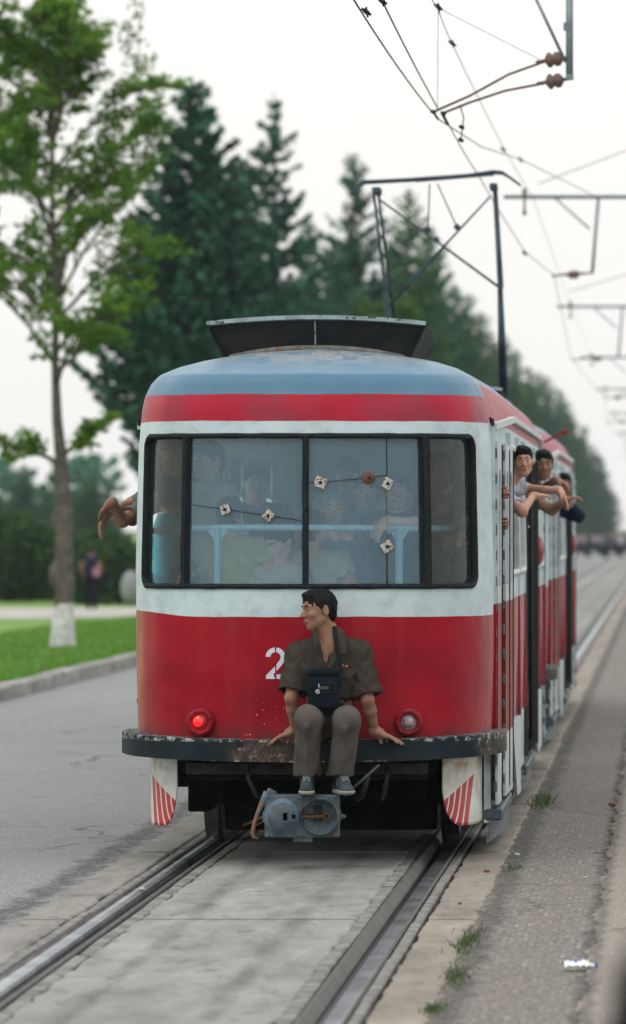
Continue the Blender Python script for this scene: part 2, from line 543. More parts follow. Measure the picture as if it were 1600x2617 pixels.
# ================================================================ the tram
def catmull(P, step):
    P = [np.array(p, float) for p in P]
    P = [2 * P[0] - P[1]] + P + [2 * P[-1] - P[-2]]
    out = []
    for i in range(1, len(P) - 2):
        a, b, c, d = P[i - 1:i + 3]
        n = max(2, int(np.linalg.norm(c - b) / step))
        for j in range(n):
            t = j / n
            out.append(.5 * ((2 * b) + (c - a) * t + (2 * a - 5 * b + 4 * c - d) * t * t + (3 * b - a - 3 * c + d) * t ** 3))
    out.append(P[-2])
    return np.array(out)
front = catmull([(0, 0), (.18, .004), (.36, .02), (.54, .048), (.70, .09), (.86, .19), (.98, .38), (1.035, .58), (1.055, .75), (1.062, .95)], .004)
rest = np.array([(1.095, 3.1), (1.1, 4.1), (1.1, 11.6), (1.075, 12.7), (1.03, 13.4), (.93, 13.75), (.70, 13.95), (0, 14.05)])
rest = np.concatenate([np.stack([np.linspace(a[0], b[0], 40), np.linspace(a[1], b[1], 40)], 1)[1:] for a, b in zip(np.vstack([front[-1:], rest[:-1]]), rest)])
PL = np.vstack([front, rest])
PU = np.concatenate([[0], np.cumsum(np.hypot(*(PL[1:] - PL[:-1]).T))])
UEND = PU[-1]
def plan(u):
    a = np.abs(u)
    return np.interp(a, PU, PL[:, 0]) * np.where(np.asarray(u) < 0, -1, 1), np.interp(a, PU, PL[:, 1])
def u_at_y(y): return float(np.interp(y, PL[:, 1], PU))
def u_at_x(x): return float(np.interp(x, PL[:len(front), 0], PU[:len(front)]))
# how far the roof draws in at the two ends
ZTY = [(.15, .012), (.60, .012), (.75, .012), (1.2, 0), (1.7, 0), (2.45, .018), (2.58, .028), (2.66, .036), (2.73, .052), (2.80, .072), (2.845, .095), (2.862, .15), (2.89, .27), (2.92, .42), (2.95, .58), (2.985, .78), (3.015, .95), (3.04, 1.05), (3.05, 1.1)]
ZT = [(.15, .012), (.60, .012), (.75, .012), (1.2, 0), (1.7, 0), (2.45, .018), (2.58, .028), (2.66, .036), (2.73, .052), (2.80, .085), (2.86, .14), (2.91, .235), (2.95, .36), (2.985, .52), (3.015, .72), (3.04, .95), (3.05, 1.1)]
def S(u, z, off=0.0):
    """point of the body surface; off>0 is outward"""
    t = np.interp(z, [q[0] for q in ZT], [q[1] for q in ZT]) - off
    ty = np.interp(z, [q[0] for q in ZTY], [q[1] for q in ZTY]) - off
    x, y = plan(u)
    return x * (1 - t / 1.1), 7.02 + (y - 7.02) * (1 - ty / 7.02)
def SV(u, z, off=0.0):
    x, y = S(u, z, off); return Vector((float(x), float(y), float(z)))

UY = u_at_y
WSX = .972                      # windscreen reaches to this half width
UW = u_at_x(WSX)
WZ0, WZ1 = 1.615, 2.485
def rrect(u, z, u0, u1, z0, z1, r):
    cu, cz = np.clip(u, u0 + r, u1 - r), np.clip(z, z0 + r, z1 - r)
    return ((u > u0) & (u < u1) & (z > z0) & (z < z1)) & (np.hypot(u - cu, z - cz) < r + 1e-6)
right_windows = [(3.20, 4.62), (4.78, 6.15), (9.25, 10.35), (10.5, 11.4)]
left_windows = [(.98, 2.40), (2.58, 3.98), (4.14, 5.54), (5.70, 7.10), (7.26, 8.66), (8.82, 10.22), (10.38, 11.6)]
doors = [(.93, 2.95, .30, 2.47), (6.55, 8.95, .30, 2.47), (11.75, 13.1, .30, 2.47)]
bogies = [(3.05, 5.2), (9.0, 11.6)]
tram = empty('tram_car', (0, 0, 0), 'leading red and white tram car with a man sitting on its bumper', 'tram', 'coupled tram cars')

def side_cols():
    br = set([.0])
    for a, b in right_windows + left_windows: br |= {a, b}
    for d in doors: br |= {d[0], d[1]}
    for a, b in bogies: br |= {a, b}
    ys = sorted(br | {.99, 3.1, 4.1, 11.6, 12.7, 13.4})
    us = list(np.arange(0, UW + .03, .018)) + [UW + .05 + .02 * i for i in range(1, 40)]
    us = [u for u in us if u < UY(.90)] + [UY(.90)]
    ext = [UY(y) for y in ys if y > .905]
    ext += list(np.arange(UY(1.2), UY(13.5), .3)) + [UY(q) for q in np.linspace(13.4, 13.98, 14)] + list(np.linspace(UY(13.98), UEND, 12))
    us = np.unique(np.round(np.array(us + ext), 5))
    keep = [us[0]]
    for u in us[1:]:
        if u - keep[-1] > 1e-3: keep.append(u)
    us = np.array(keep)
    return np.concatenate([-us[::-1], us[1:]])
UC = side_cols()
ZC = np.unique(np.round(np.concatenate([[.20, .30, .45, .60, .66, .69, .75, .9, 1.05, 1.2, 1.35, 1.45, 1.55], np.arange(1.58, 2.53, .018), [1.66, 2.47, 2.50, 2.55, 2.58, 2.62, 2.66, 2.69, 2.71, 2.73, 2.755, 2.78, 2.80, 2.815, 2.83, 2.845, 2.853, 2.862, 2.875, 2.89, 2.91, 2.93, 2.95, 2.97, 2.985, 3.0, 3.015, 3.03, 3.04, 3.046, 3.05]]), 4))
def body_mask(uc, yc, zc, right):
    m = np.ones(uc.shape, bool)
    m &= ~rrect(uc, zc, -UW, UW, WZ0, WZ1, .07)
    fr = yc < .93
    m &= ~((zc < .66) & fr)
    rear = yc > 13.5
    m &= ~((zc < .66) & rear)
    m &= ~(rear & (np.abs(uc) > UEND - .75) & (zc > 1.62) & (zc < 2.47))
    for a, b in bogies: m &= ~((yc > a) & (yc < b) & (zc < .60))
    m &= ~((zc < .30) & (yc > .9))
    m &= ~(~right & (zc < .60) & (yc < 5.2))
    for d in doors: m &= ~(right & (yc > d[0]) & (yc < d[1]) & (zc > d[2]) & (zc < d[3]))
    for a, b in right_windows: m &= ~(right & (yc > a) & (yc < b) & (zc > 1.66) & (zc < 2.47))
    for a, b in left_windows: m &= ~(~right & (yc > a) & (yc < b) & (zc > 1.66) & (zc < 2.47))
    return m
def shell(name, off, mat, zmin=0, zmax=9, flip=False):
    zc = ZC[(ZC >= zmin) & (ZC <= zmax)]
    U, Z = np.meshgrid(UC, zc, indexing='ij')
    x, y = S(U, Z, off)
    V = np.stack([x, y, Z], -1).reshape(-1, 3)
    nu, nz = U.shape
    I = np.arange(nu * nz).reshape(nu, nz)
    F = np.stack([I[:-1, :-1], I[1:, :-1], I[1:, 1:], I[:-1, 1:]], -1)
    um = (U[:-1, :-1] + U[1:, 1:]) / 2; zm = (Z[:-1, :-1] + Z[1:, 1:]) / 2
    ym = (plan(UC[:-1])[1] + plan(UC[1:])[1])[:, None] / 2 + 0 * zm
    mk = body_mask(um, ym, zm, um > 0)
    F = F[mk]
    if flip: F = F[:, ::-1]
    return mesh_np(name, V, F, mat, tram, True)
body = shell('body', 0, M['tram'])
shell('interior_lining', -.045, M['interior'], .9, 2.8, True)

def ring_uv(u0, u1, z0, z1, r, n=10):
    P = []
    for cu, cz, a0 in ((u1 - r, z1 - r, 0), (u0 + r, z1 - r, 90), (u0 + r, z0 + r, 180), (u1 - r, z0 + r, 270)):
        for i in range(n + 1):
            a = math.radians(a0 + 90 * i / n); P.append((cu + r * math.cos(a), cz + r * math.sin(a)))
    Q = []
    for i in range(len(P)):
        a, b = P[i], P[(i + 1) % len(P)]
        k = max(1, int(math.hypot(b[0] - a[0], b[1] - a[1]) / .06))
        for j in range(k): Q.append((a[0] + (b[0] - a[0]) * j / k, a[1] + (b[1] - a[1]) * j / k))
    return Q
def band(name, path, w_out, depth, mat, parent, wob=0.0):
    """flat closed band following a (u,z) ring, w_out wide, standing depth proud, with faces to the inside of the opening"""
    n = len(path); vs = []; fs = []
    cu = sum(p[0] for p in path) / n; cz = sum(p[1] for p in path) / n
    for i, (u, z) in enumerate(path):
        a, b = path[i - 1], path[(i + 1) % n]
        tx, tz = b[0] - a[0], b[1] - a[1]; L = math.hypot(tx, tz); nx, nz = tz / L, -tx / L
        if nx * (u - cu) + nz * (z - cz) < 0: nx, nz = -nx, -nz
        q = 1 + wob * math.sin(i * 1.7) * math.sin(i * .43)
        o, ii = w_out * .55 * q, -w_out * .45 * q
        vs += [SV(u + nx * ii, z + nz * ii, -.03), SV(u + nx * ii, z + nz * ii, depth), SV(u + nx * (ii + o) / 2, z + nz * (ii + o) / 2, depth * 1.6), SV(u + nx * o, z + nz * o, depth), SV(u + nx * o, z + nz * o, -.01)]
    for i in range(n):
        j = (i + 1) % n
        for k in range(4): fs.append((i * 5 + k, j * 5 + k, j * 5 + k + 1, i * 5 + k + 1))
    mb = MB(); mb._add(vs, fs, True)
    return mb.build(name, mat, parent)
def pane(name, u0, u1, z0, z1, off, mat, parent, nu=16):
    us = np.linspace(u0, u1, nu); zs = np.linspace(z0, z1, 8)
    U, Z = np.meshgrid(us, zs, indexing='ij')
    x, y = S(U, Z, off)
    V = np.stack([x, y, Z], -1).reshape(-1, 3)
    I = np.arange(nu * 8).reshape(nu, 8)
    F = np.stack([I[:-1, :-1], I[1:, :-1], I[1:, 1:], I[:-1, 1:]], -1).reshape(-1, 4)
    return mesh_np(name, V, F, mat, parent, True)

# windscreen: four panes between black rubber and mullions
ws = band('windscreen_frame', ring_uv(-UW, UW, WZ0, WZ1, .065), .030, .010, M['rubber'], tram, .10)
UM = u_at_x(.715)
pane('side_pane', -UW, -UM, WZ0, WZ1, -.018, M['glass_corner'], ws)
pane('main_pane', -UM, -.012, WZ0, WZ1, -.018, M['glass_front'], ws)
pane('main_pane', -.012, UM - .02, WZ0, WZ1, -.018, M['glass_front'], ws)
pane('side_pane', UM - .02, UW, WZ0, WZ1, -.018, M['glass_corner'], ws)
def mullion(u0, u1, name='mullion'):
    mb = MB()
    for (a, b, d) in ((u0, u1, .004), (u0 + (u1 - u0) * .2, u1 - (u1 - u0) * .2, .016)):
        vs = []
        zs = np.linspace(WZ0 - .004, WZ1 + .004, 9)
        for i, z in enumerate(zs):
            j = .0015 * math.sin(i * 2.1)
            for u, o in ((a, -.03), (a + j, d), (b + j, d), (b, -.03)): vs.append(SV(u, z, o))
        fs = [(i * 4 + k, i * 4 + k + 1, i * 4 + k + 5, i * 4 + k + 4) for i in range(8) for k in range(3)]
        fs += [(0, 3, 2, 1), (32, 33, 34, 35)]
        mb._add(vs, fs)
    for z in np.linspace(WZ0 + .05, WZ1 - .04, 11):
        c = SV((u0 + u1) / 2, z, .014)
        nrm = (SV((u0 + u1) / 2, z, 1) - SV((u0 + u1) / 2, z, 0)).normalized()
        mb.lathe(c, nrm, [(.006, 0), (.006, .004), (.002, .007), (0, .007)], 8)
    return mb.build(name, M['rubber'], ws)
mullion(-UM - .018, -UM + .024)
mullion(-.020, .016)
mullion(UM - .052, UM + .010)
# cracks held by bolted plates
def crack(pts, off=-.012, r=.0022):
    mb = MB()
    P = []
    for (a, b) in zip(pts[:-1], pts[1:]):
        for i in range(8):
            t = i / 8; w = .002 * math.sin(13 * (a[0] + t) + i * 2)
            P.append(SV(a[0] + (b[0] - a[0]) * t, a[1] + (b[1] - a[1]) * t + w, off))
    P.append(SV(pts[-1][0], pts[-1][1], off))
    mb.tube(P, r, 5)
    return mb.build('glass_crack', M['rubber'], ws)
def uz(px, py, Y=.03):
    p = at(px, py, Y); return (u_at_x(abs(p.x)) * (1 if p.x > 0 else -1), p.z)
crack([uz(484, 1290), uz(572, 1302), uz(685, 1318), uz(768, 1330)])
crack([uz(788, 1232), uz(820, 1233), uz(945, 1221), uz(993, 1214)])
crack([uz(993, 1112), uz(993, 1236)], r=.003)
crack([uz(990, 1236), uz(994, 1400)], r=.0012)
crack([uz(991, 1400), uz(991, 1494)], r=.0034)
M['plate'] = pm('rust_edged_white_plate', (.48, .50, .48), (.38, .39, .37), 60, .5, third=(.13, .06, .03), third_lo=.52, third_hi=.56, tscale=75)
M['plate_rust'] = pm('rusty_round_plate', (.10, .045, .03), (.17, .08, .06), 70, .7)
def patch(px, py, size, ang, round_=False):
    u, z = uz(px, py)
    c = SV(u, z, -.008)
    nrm = (SV(u, z, 1) - SV(u, z, 0)).normalized()
    r = Vector((-nrm.y, nrm.x, 0)).normalized(); w = nrm.cross(r)
    Q = Matrix.Rotation(math.radians(ang), 3, nrm)
    r, w = Q @ r, Q @ w
    mb = MB()
    if round_:
        mb.lathe(c, nrm, [(0, 0), (size, 0), (size * .96, .006), (size * .3, .009), (0, .009)], 14)
    else:
        mb.box(c + nrm * .003, (size, size * .9, .0035), Matrix((r, w, nrm)).transposed(), .0015)
    p = mb.build('repair_plate', M['plate_rust'] if round_ else M['plate'], ws)
    b = MB(); b.lathe(c + nrm * .006, nrm, [(.010, 0), (.010, .005), (.006, .009), (0, .010)], 8)
    b.build('bolt', M['black_metal'], p) if False else b.build('plate_bolt', M['black_metal'], ws)
patch(572, 1302, .030, 18); patch(685, 1318, .030, 47); patch(820, 1233, .034, -20)
patch(945, 1221, .036, 0, True); patch(993, 1236, .032, 62); patch(990, 1397, .033, 33)

# ---- side windows with open lower halves, frames proud
def side_window(sgn, y0, y1, open_=False):
    a, b = sorted((sgn * UY(y0), sgn * UY(y1)))
    f = band('window_frame', ring_uv(a, b, 1.66, 2.47, .04, 4), .04, .012, M['white_paint'], tram)
    z0 = 2.2 if open_ else 1.66
    pane('window_pane', a, b, z0, 2.47, -.02, M['glass_side'], f, 4)
    mb = MB()
    mb.bar(SV(a, 2.2, -.015), SV(b, 2.2, -.015), .02, .03)
    if not open_: mb.bar(SV((a + b) / 2, 1.66, -.015), SV((a + b) / 2, 2.2, -.015), .02, .02)
    mb.build('sash_bar', M['white_paint'], f)
for i, (a, b) in enumerate(right_windows): side_window(1, a, b, True)
for i, (a, b) in enumerate(left_windows): side_window(-1, a, b, True)
# narrow white uprights standing proud between windows and doors
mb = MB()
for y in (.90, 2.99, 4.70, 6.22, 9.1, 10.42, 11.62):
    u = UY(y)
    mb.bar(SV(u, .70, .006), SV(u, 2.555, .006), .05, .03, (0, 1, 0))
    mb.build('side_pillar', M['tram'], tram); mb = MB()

# ---- doors
def door(d, leaves, openness, side=1):
    y0, y1, z0, z1 = d
    n = leaves
    hinge = empty('door', (0, 0, 0)); hinge.parent = tram
    w = (y1 - y0) / n
    for i in range(n):
        ya = y0 + i * w; yb = ya + w - .03
        ua, ub = UY(ya + .01), UY(yb)
        off = .012
        ex = openness[i]
        A = SV(ua, 1, off - (.10 if ex < 0 else 0)); B = SV(ub, 1, off - (.10 if ex < 0 else 0))
        if ex > 0:      # leaf folded outwards
            B = A + Vector((ex, (w - .03) * .35, 0))
        dirv = (B - A); dirv.z = 0; L = dirv.length; dirv.normalize()
        nv = Vector((dirv.y, -dirv.x, 0)) * .016
        def P(s, z): return Vector((A.x + dirv.x * s * L, A.y + dirv.y * s * L, z))
        zb = 1.50
        # leaf outline with an oval-topped window
        mbw, mbr = MB(), MB()
        m0, m1 = .16, .84
        def quad(mbx, s0, s1, za, zb_): mbx.poly([P(s0, za), P(s1, za), P(s1, zb_), P(s0, zb_)], nv)
        quad(mbr, 0, 1, z0, .69 + .0)
        quad(mbw, 0, m0, zb, z1); quad(mbw, m1, 1, zb, z1); quad(mbw, m0, m1, zb, 1.60)
        # arched top pieces
        arch = []
        for k in range(9):
            t = math.pi * k / 8
            arch.append(P((m0 + m1) / 2 - math.cos(t) * (m1 - m0) / 2, 2.18 + .13 * math.sin(t)))
        for k in range(8):
            a1, a2 = arch[k], arch[k + 1]
            mbw.poly([a1, a2, Vector((a2.x, a2.y, z1)), Vector((a1.x, a1.y, z1))], nv)
        mr = MB(); quad(mr, 0, 1, .69, zb)
        lf = mr.build('door_leaf', M['red_paint'], hinge)
        mbw.build('leaf_top', M['white_paint'], lf) if False else mbw.build('door_leaf_top', M['white_paint'], hinge)
        mbr.build('door_leaf_foot', M['white_paint'], hinge)
        g = MB(); g.poly([P(m0, 1.60), P(m1, 1.60), P(m1, 2.31), P(m0, 2.31)], nv * .3)
        g.build('door_glass', M['glass_side'], hinge)
        e = MB(); e.poly([P(1.0, z0 + .04), P(1.0, z1 - .03), P(1.05, z1 - .03), P(1.05, z0 + .04)], nv * 1.4)
        e.build('rubber_edge', M['rubber'], hinge)
        h = MB()
        for z in np.linspace(z0 + .1, z1 - .08, 14):
            h.lathe(P(-.015, z - .02), (0, 0, 1), [(.012, 0), (.012, .045), (.009, .06), (0, .06)], 6)
        h.build('hinge', M['grey_paint'], hinge)
    st = MB(); st.box((1.0, (y0 + y1) / 2, z0 - .06), (.11, (y1 - y0) / 2 - .02, .035), None, .01)
    st.build('door_step', M['grey_paint'], tram)
door(doors[0], 4, [0, -1, 0, 0])
door(doors[2], 3, [0, 0, 0])
dm = empty('folded_door', (0, 0, 0)); dm.parent = tram
for y, ex in ((6.62, .02), (8.80, .04)):
    mb = MB(); p = SV(UY(y), 1, 0)
    mb.poly([Vector((p.x - .02, y, .34)), Vector((p.x + ex, y + .08, .34)), Vector((p.x + ex, y + .08, 2.44)), Vector((p.x - .02, y, 2.44))], (0, .03, 0))
    mb.build('door_leaf', M['black_metal'], dm)
g = MB(); p = SV(UY(7.0), 1, .03); g.tube([(p.x, 7.0, .45), (p.x, 7.0, 2.35)], .016, 8); g.build('grab_rail', M['rubber'], dm)
st = MB(); st.box((1.0, 7.75, .24), (.11, 1.1, .035), None, .01); st.build('door_step', M['grey_paint'], tram)

# ---- gutter
mb = MB(); pts = []
for y in list(np.linspace(.98, 4.1, 12)) + list(np.linspace(4.6, 11.6, 12)) + [12.2, 12.9, 13.4]:
    z = np.interp(y, [.98, 4.1, 11.6, 13.4], [2.56, 2.665, 2.675, 2.60])
    pts.append((y, float(z)))
for sg in (1, -1):
    for (ya, za), (yb, zb) in zip(pts[:-1], pts[1:]):
        mb.bar(SV(sg * UY(ya), za, .016), SV(sg * UY(yb + .002), zb, .016), .045, .038)
mb.build('rain_gutter', M['white_paint'], tram)
mb = MB()
for sg in (1, -1):
    c = SV(sg * UY(.9), 2.575, .02); mb.box(c, (.010, .022, .014), None, .004); mb.lathe(c + Vector((0, -.02, -.015)), (0, 0, 1), [(.008, 0), (.008, .045), (0, .045)], 8)
    mb.box(c + Vector((-.02 * sg, .05, .02)), (.010, .015, .02), None, .004)
mb.build('roof_bracket', M['black_metal'], tram)

# ---- roof scoop
def scoop():
    t = empty('roof_scoop', (0, 0, 0)); t.parent = tram
    y0 = 1.0
    n = 20
    def top(x): return 3.222 - .038 * (x / .66) ** 2
    xs = np.linspace(-.655, .655, n + 1); xb = np.linspace(-.56, .56, n + 1)
    base = 3.045
    def rs(x): return base - .03 - .10 * (abs(x) / .66) ** 2.2
    vs = []; fs = []
    # top plate: curved, from front lip (y0-.06) back to y0+1.0
    for i, x in enumerate(xs):
        vs += [(x, y0 - .08, top(x)), (x, y0 - .08, top(x) - .024), (x * .96, y0 + 1.1, top(x) - .05), (x * .96, y0 + 1.1, top(x) - .075)]
    for i in range(n):
        a, b = i * 4, i * 4 + 4
        fs += [(a, b, b + 1, a + 1), (a, a + 2, b + 2, b), (a + 1, b + 1, b + 3, a + 3), (a + 2, a + 3, b + 3, b + 2)]
    m = MB(); m._add(vs, fs); m.build('scoop_top', M['scoop'], t)
    for sg in (-1, 1):
        m = MB()
        A, B = Vector((sg * .65, y0 - .07, top(.65) - .02)), Vector((sg * .545, y0 + .02, rs(.55)))
        m.poly([A, B, B + Vector((0, 1.0, .0)), A + Vector((0, 1.1, -.04))], (sg * .012, 0, 0))
        m.build('scoop_cheek', M['scoop_dark'], t)
    vs = []; fs = []
    for i in range(n + 1):
        vs += [(xs[i] * .985, y0 - .0, top(xs[i]) - .02), (xb[i] * .97, y0 + .09, rs(xb[i]) - .01)]
    for i in range(n): fs.append((i * 2, i * 2 + 1, i * 2 + 3, i * 2 + 2))
    m = MB(); m._add(vs, fs); m.build('scoop_back', M['scoop_dark'], t)
    m = MB(); m.bar((-.01, y0 - .05, 3.19), (-.01, y0 + .0, 3.05), .008, .008); m.build('scoop_stay', M['scoop'], t)
    m = MB()
    for i in range(n):
        x0, x1 = xb[i] * .93, xb[i + 1] * .93
        m.bar((x0, y0 - .01, rs(x0) + .018), (x1, y0 - .01, rs(x1) + .018), .05, .022)
    m.build('scoop_sill', M['sill_rust'], t)
M['scoop'] = pm('weathered_scoop_paint', (.30, .38, .40), (.22, .28, .30), 12, .6, third=(.05, .05, .05), third_lo=.55, third_hi=.62, tscale=30)
M['scoop_dark'] = pm('dark_scoop_metal', (.020, .024, .026), (.035, .035, .034), 9, .75)
M['sill_rust'] = pm('rusty_grey_sill', (.20, .20, .19), (.12, .13, .13), 18, .7, third=(.22, .08, .03), third_lo=.55, third_hi=.62)
scoop()

# ---- bumper
def bumper_pts():
    P = catmull([(0, -.125), (.4, -.10), (.75, .0), (1.0, .22), (1.115, .55), (1.135, .78), (1.135, 1.0)], .03)
    L = [(-x, y) for x, y in P[::-1]] + [(x, y) for x, y in P[1:]]
    return L
def bumper_mat():
    m = bpy.data.materials.new('chipped_bumper_paint')
    n, l, b = nt(m); v = obco(n)
    sx = n.new('ShaderNodeSeparateXYZ'); l.new(v, sx.inputs[0])
    X = sx.outputs[0]; Z = sx.outputs[2]
    n1 = noise_n(n, l, v, 6, 4); n2 = noise_n(n, l, v, 26, 6, .7); n3 = noise_n(n, l, v, 60, 4, .7)
    col = mix_n(n, l, ramp_n(n, l, n1, .3, .7), (.008, .016, .021), (.016, .024, .029))
    def rng_mask(c, w): return ramp_n(n, l, math_n(n, l, 'ABSOLUTE', math_n(n, l, 'SUBTRACT', X, c)), w, w * .6)
    mk = math_n(n, l, 'MAXIMUM', rng_mask(-.25, .22), rng_mask(1.12, .16))
    rust = mix_n(n, l, ramp_n(n, l, n2, .45, .6), (.048, .038, .033), (.10, .075, .06))
    col = mix_n(n, l, math_n(n, l, 'MULTIPLY', mk, ramp_n(n, l, n1, .30, .5)), col, rust)
    col = mix_n(n, l, math_n(n, l, 'MULTIPLY', mk, ramp_n(n, l, n2, .60, .66)), col, (.34, .36, .35))
    col = mix_n(n, l, math_n(n, l, 'MULTIPLY', mk, ramp_n(n, l, n3, .62, .64)), col, (.01, .02, .025))
    ed = math_n(n, l, 'MAXIMUM', ramp_n(n, l, Z, .712, .722), ramp_n(n, l, Z, .612, .604))
    col = mix_n(n, l, math_n(n, l, 'MULTIPLY', ed, ramp_n(n, l, n2, .50, .60)), col, (.30, .34, .34))
    col = mix_n(n, l, ramp_n(n, l, n2, .70, .72), col, (.5, .5, .48))
    l.new(col, b.inputs['Base Color']); b.inputs['Roughness'].default_value = .55; b.inputs['Specular IOR Level'].default_value = .10
    l.new(bump_n(n, l, n2, .004), b.inputs['Normal'])
    return m
M['bumper'] = bumper_mat()
def sweep_band(name, L, z0, z1, t, mat, parent, zf=None, top=None):
    vs = []; fs = []
    n = len(L)
    for i, (x, y) in enumerate(L):
        a, b = L[max(i - 1, 0)], L[min(i + 1, n - 1)]
        tx, ty = b[0] - a[0], b[1] - a[1]; q = math.hypot(tx, ty); nx, ny = -ty / q, tx / q   # inward normal
        dz = zf(x) if zf else 0
        prof = [(0, z0), (0, z1), (.006, z1 + .005), (t, z1 + .005), (t, z0)]
        if top: prof = [(0, z0), (0, z1 - .005), (.006, z1), (top, z1), (top, z1 - .012), (t, z1 - .012), (t, z0)]
        for d, z in prof: vs.append((x + nx * d, y + ny * d, z + dz))
    k = len(prof)
    for i in range(n - 1):
        for j in range(k):
            j2 = (j + 1) % k
            fs.append((i * k + j, i * k + j2, (i + 1) * k + j2, (i + 1) * k + j))
    fs.append(tuple(range(k))); fs.append(tuple((n - 1) * k + j for j in range(k))[::-1])
    mb = MB(); mb._add(vs, fs)
    return mb.build(name, mat, parent)
bzf = lambda x: .026 * min(1, abs(x) / 1.13) ** 2
bump = sweep_band('bumper', bumper_pts(), .600, .727, .02, M['bumper'], tram, bzf, .16)

# ---- lamps
def lamp(x, lit):
    z = .825
    u = u_at_x(abs(x)) * (1 if x > 0 else -1)
    c = SV(u, z, 0)
    nrm = Vector((0, -1, 0))
    m = MB(); m.lathe(c + Vector((0, .05, 0)), nrm, [(.085, 0), (.083, .085), (.078, .10), (.052, .105), (.050, .085), (.045, .08)], 28)
    h = m.build('lamp_housing', M['red_paint'], tram)
    m = MB(); m.lathe(c + Vector((0, .03, 0)), nrm, [(.048, .05), (.045, .045), (0, .045)], 24)
    m.build('lamp_bowl', M['lamp_bowl'], h)
    if lit:
        m = MB(); m.lathe(c + Vector((-.012, -.03, .004)), nrm, [(.026, 0), (.028, .012), (.022, .025), (.0, .032)], 18)
        m.build('lit_bulb', M['red_light'], h)
        m = MB(); m.lathe(c + Vector((0, -.045, 0)), nrm, [(.048, 0), (.035, .014), (0, .02)], 20)
        m.build('lens', M['red_glass'], h)
    else:
        m = MB(); m.lathe(c + Vector((0, -.035, 0)), nrm, [(.046, 0), (.042, .004), (.034, .004), (.032, .018), (.018, .028), (0, .031)], 24)
        m.build('lens', M['clear_lens'], h)
    m = MB()
    for k in range(8):
        a = 2 * math.pi * (k + .5) / 8
        m.lathe(c + Vector((.065 * math.cos(a), -.053, .065 * math.sin(a))), nrm, [(.005, 0), (.005, .005), (0, .006)], 6)
    m.build('screw', M['black_metal'], h)
M['lamp_bowl'] = pm('lamp_bowl', (.10, .09, .09), (.05, .03, .03), 40, .4)
def emis(name, col, st):
    m = bpy.data.materials.new(name); n, l, b = nt(m)
    b.inputs['Base Color'].default_value = (*col, 1)
    b.inputs['Emission Color'].default_value = (*col, 1); b.inputs['Emission Strength'].default_value = st
    return m
M['red_light'] = emis('lit_red_lamp', (1, .02, .03), 3.0)
M['red_glass'] = glass_mat('red_lens', .15, (.5, .1, .1), (1.0, .25, .25), .1)
M['clear_lens'] = pm('clouded_lens', (.34, .30, .33), (.20, .12, .14), 45, .25)
lamp(-.620, True); lamp(.600, False)

# ---- painted number
def number2():
    s = .0026; ox, oz = -.2315, 1.078
    def strip(A, B):
        vs = []; k = len(A)
        for a, b in zip(A, B):
            for q in (a, b):
                x, z = ox + q[0] * s, oz + q[1] * s
                u = u_at_x(abs(x)) * (1 if x > 0 else -1); vs.append(SV(u, z, .0025))
        return vs, [(2 * i, 2 * i + 1, 2 * i + 3, 2 * i + 2) for i in range(k - 1)]
    mb = MB()
    # glyph box 44 wide, 70 high, cut by a thin vertical stencil bridge
    def arc(a0, a1, ro, ri, n=12):
        A, B = [], []
        for i in range(n + 1):
            a = math.radians(a0 + (a1 - a0) * i / n)
            A.append((22 + ro[0] * math.cos(a), 48 + ro[1] * math.sin(a))); B.append((22 + ri[0] * math.cos(a), 48 + ri[1] * math.sin(a)))
        return A, B
    for a0, a1 in ((176, 95), (84, -18)):
        vs, fs = strip(*arc(a0, a1, (22, 22), (11.5, 11.5))); mb._add(vs, fs)
    vs, fs = strip([(43, 41), (34, 28), (24, 17.5)], [(33, 44.5), (27, 36), (24, 31)]); mb._add(vs, fs)
    vs, fs = strip([(21, 28), (10, 17), (1, 8), (0, 0)], [(21, 14), (17.5, 11), (17, 10), (21, 0)]); mb._add(vs, fs)
    vs, fs = strip([(24, 0), (44, 0)], [(24, 10), (44, 10)]); mb._add(vs, fs)
    mb.build('painted_number', M['number'], tram)
M['number'] = pm('white_number_paint', (.66, .70, .78), (.58, .62, .70), 30, .5)
number2()

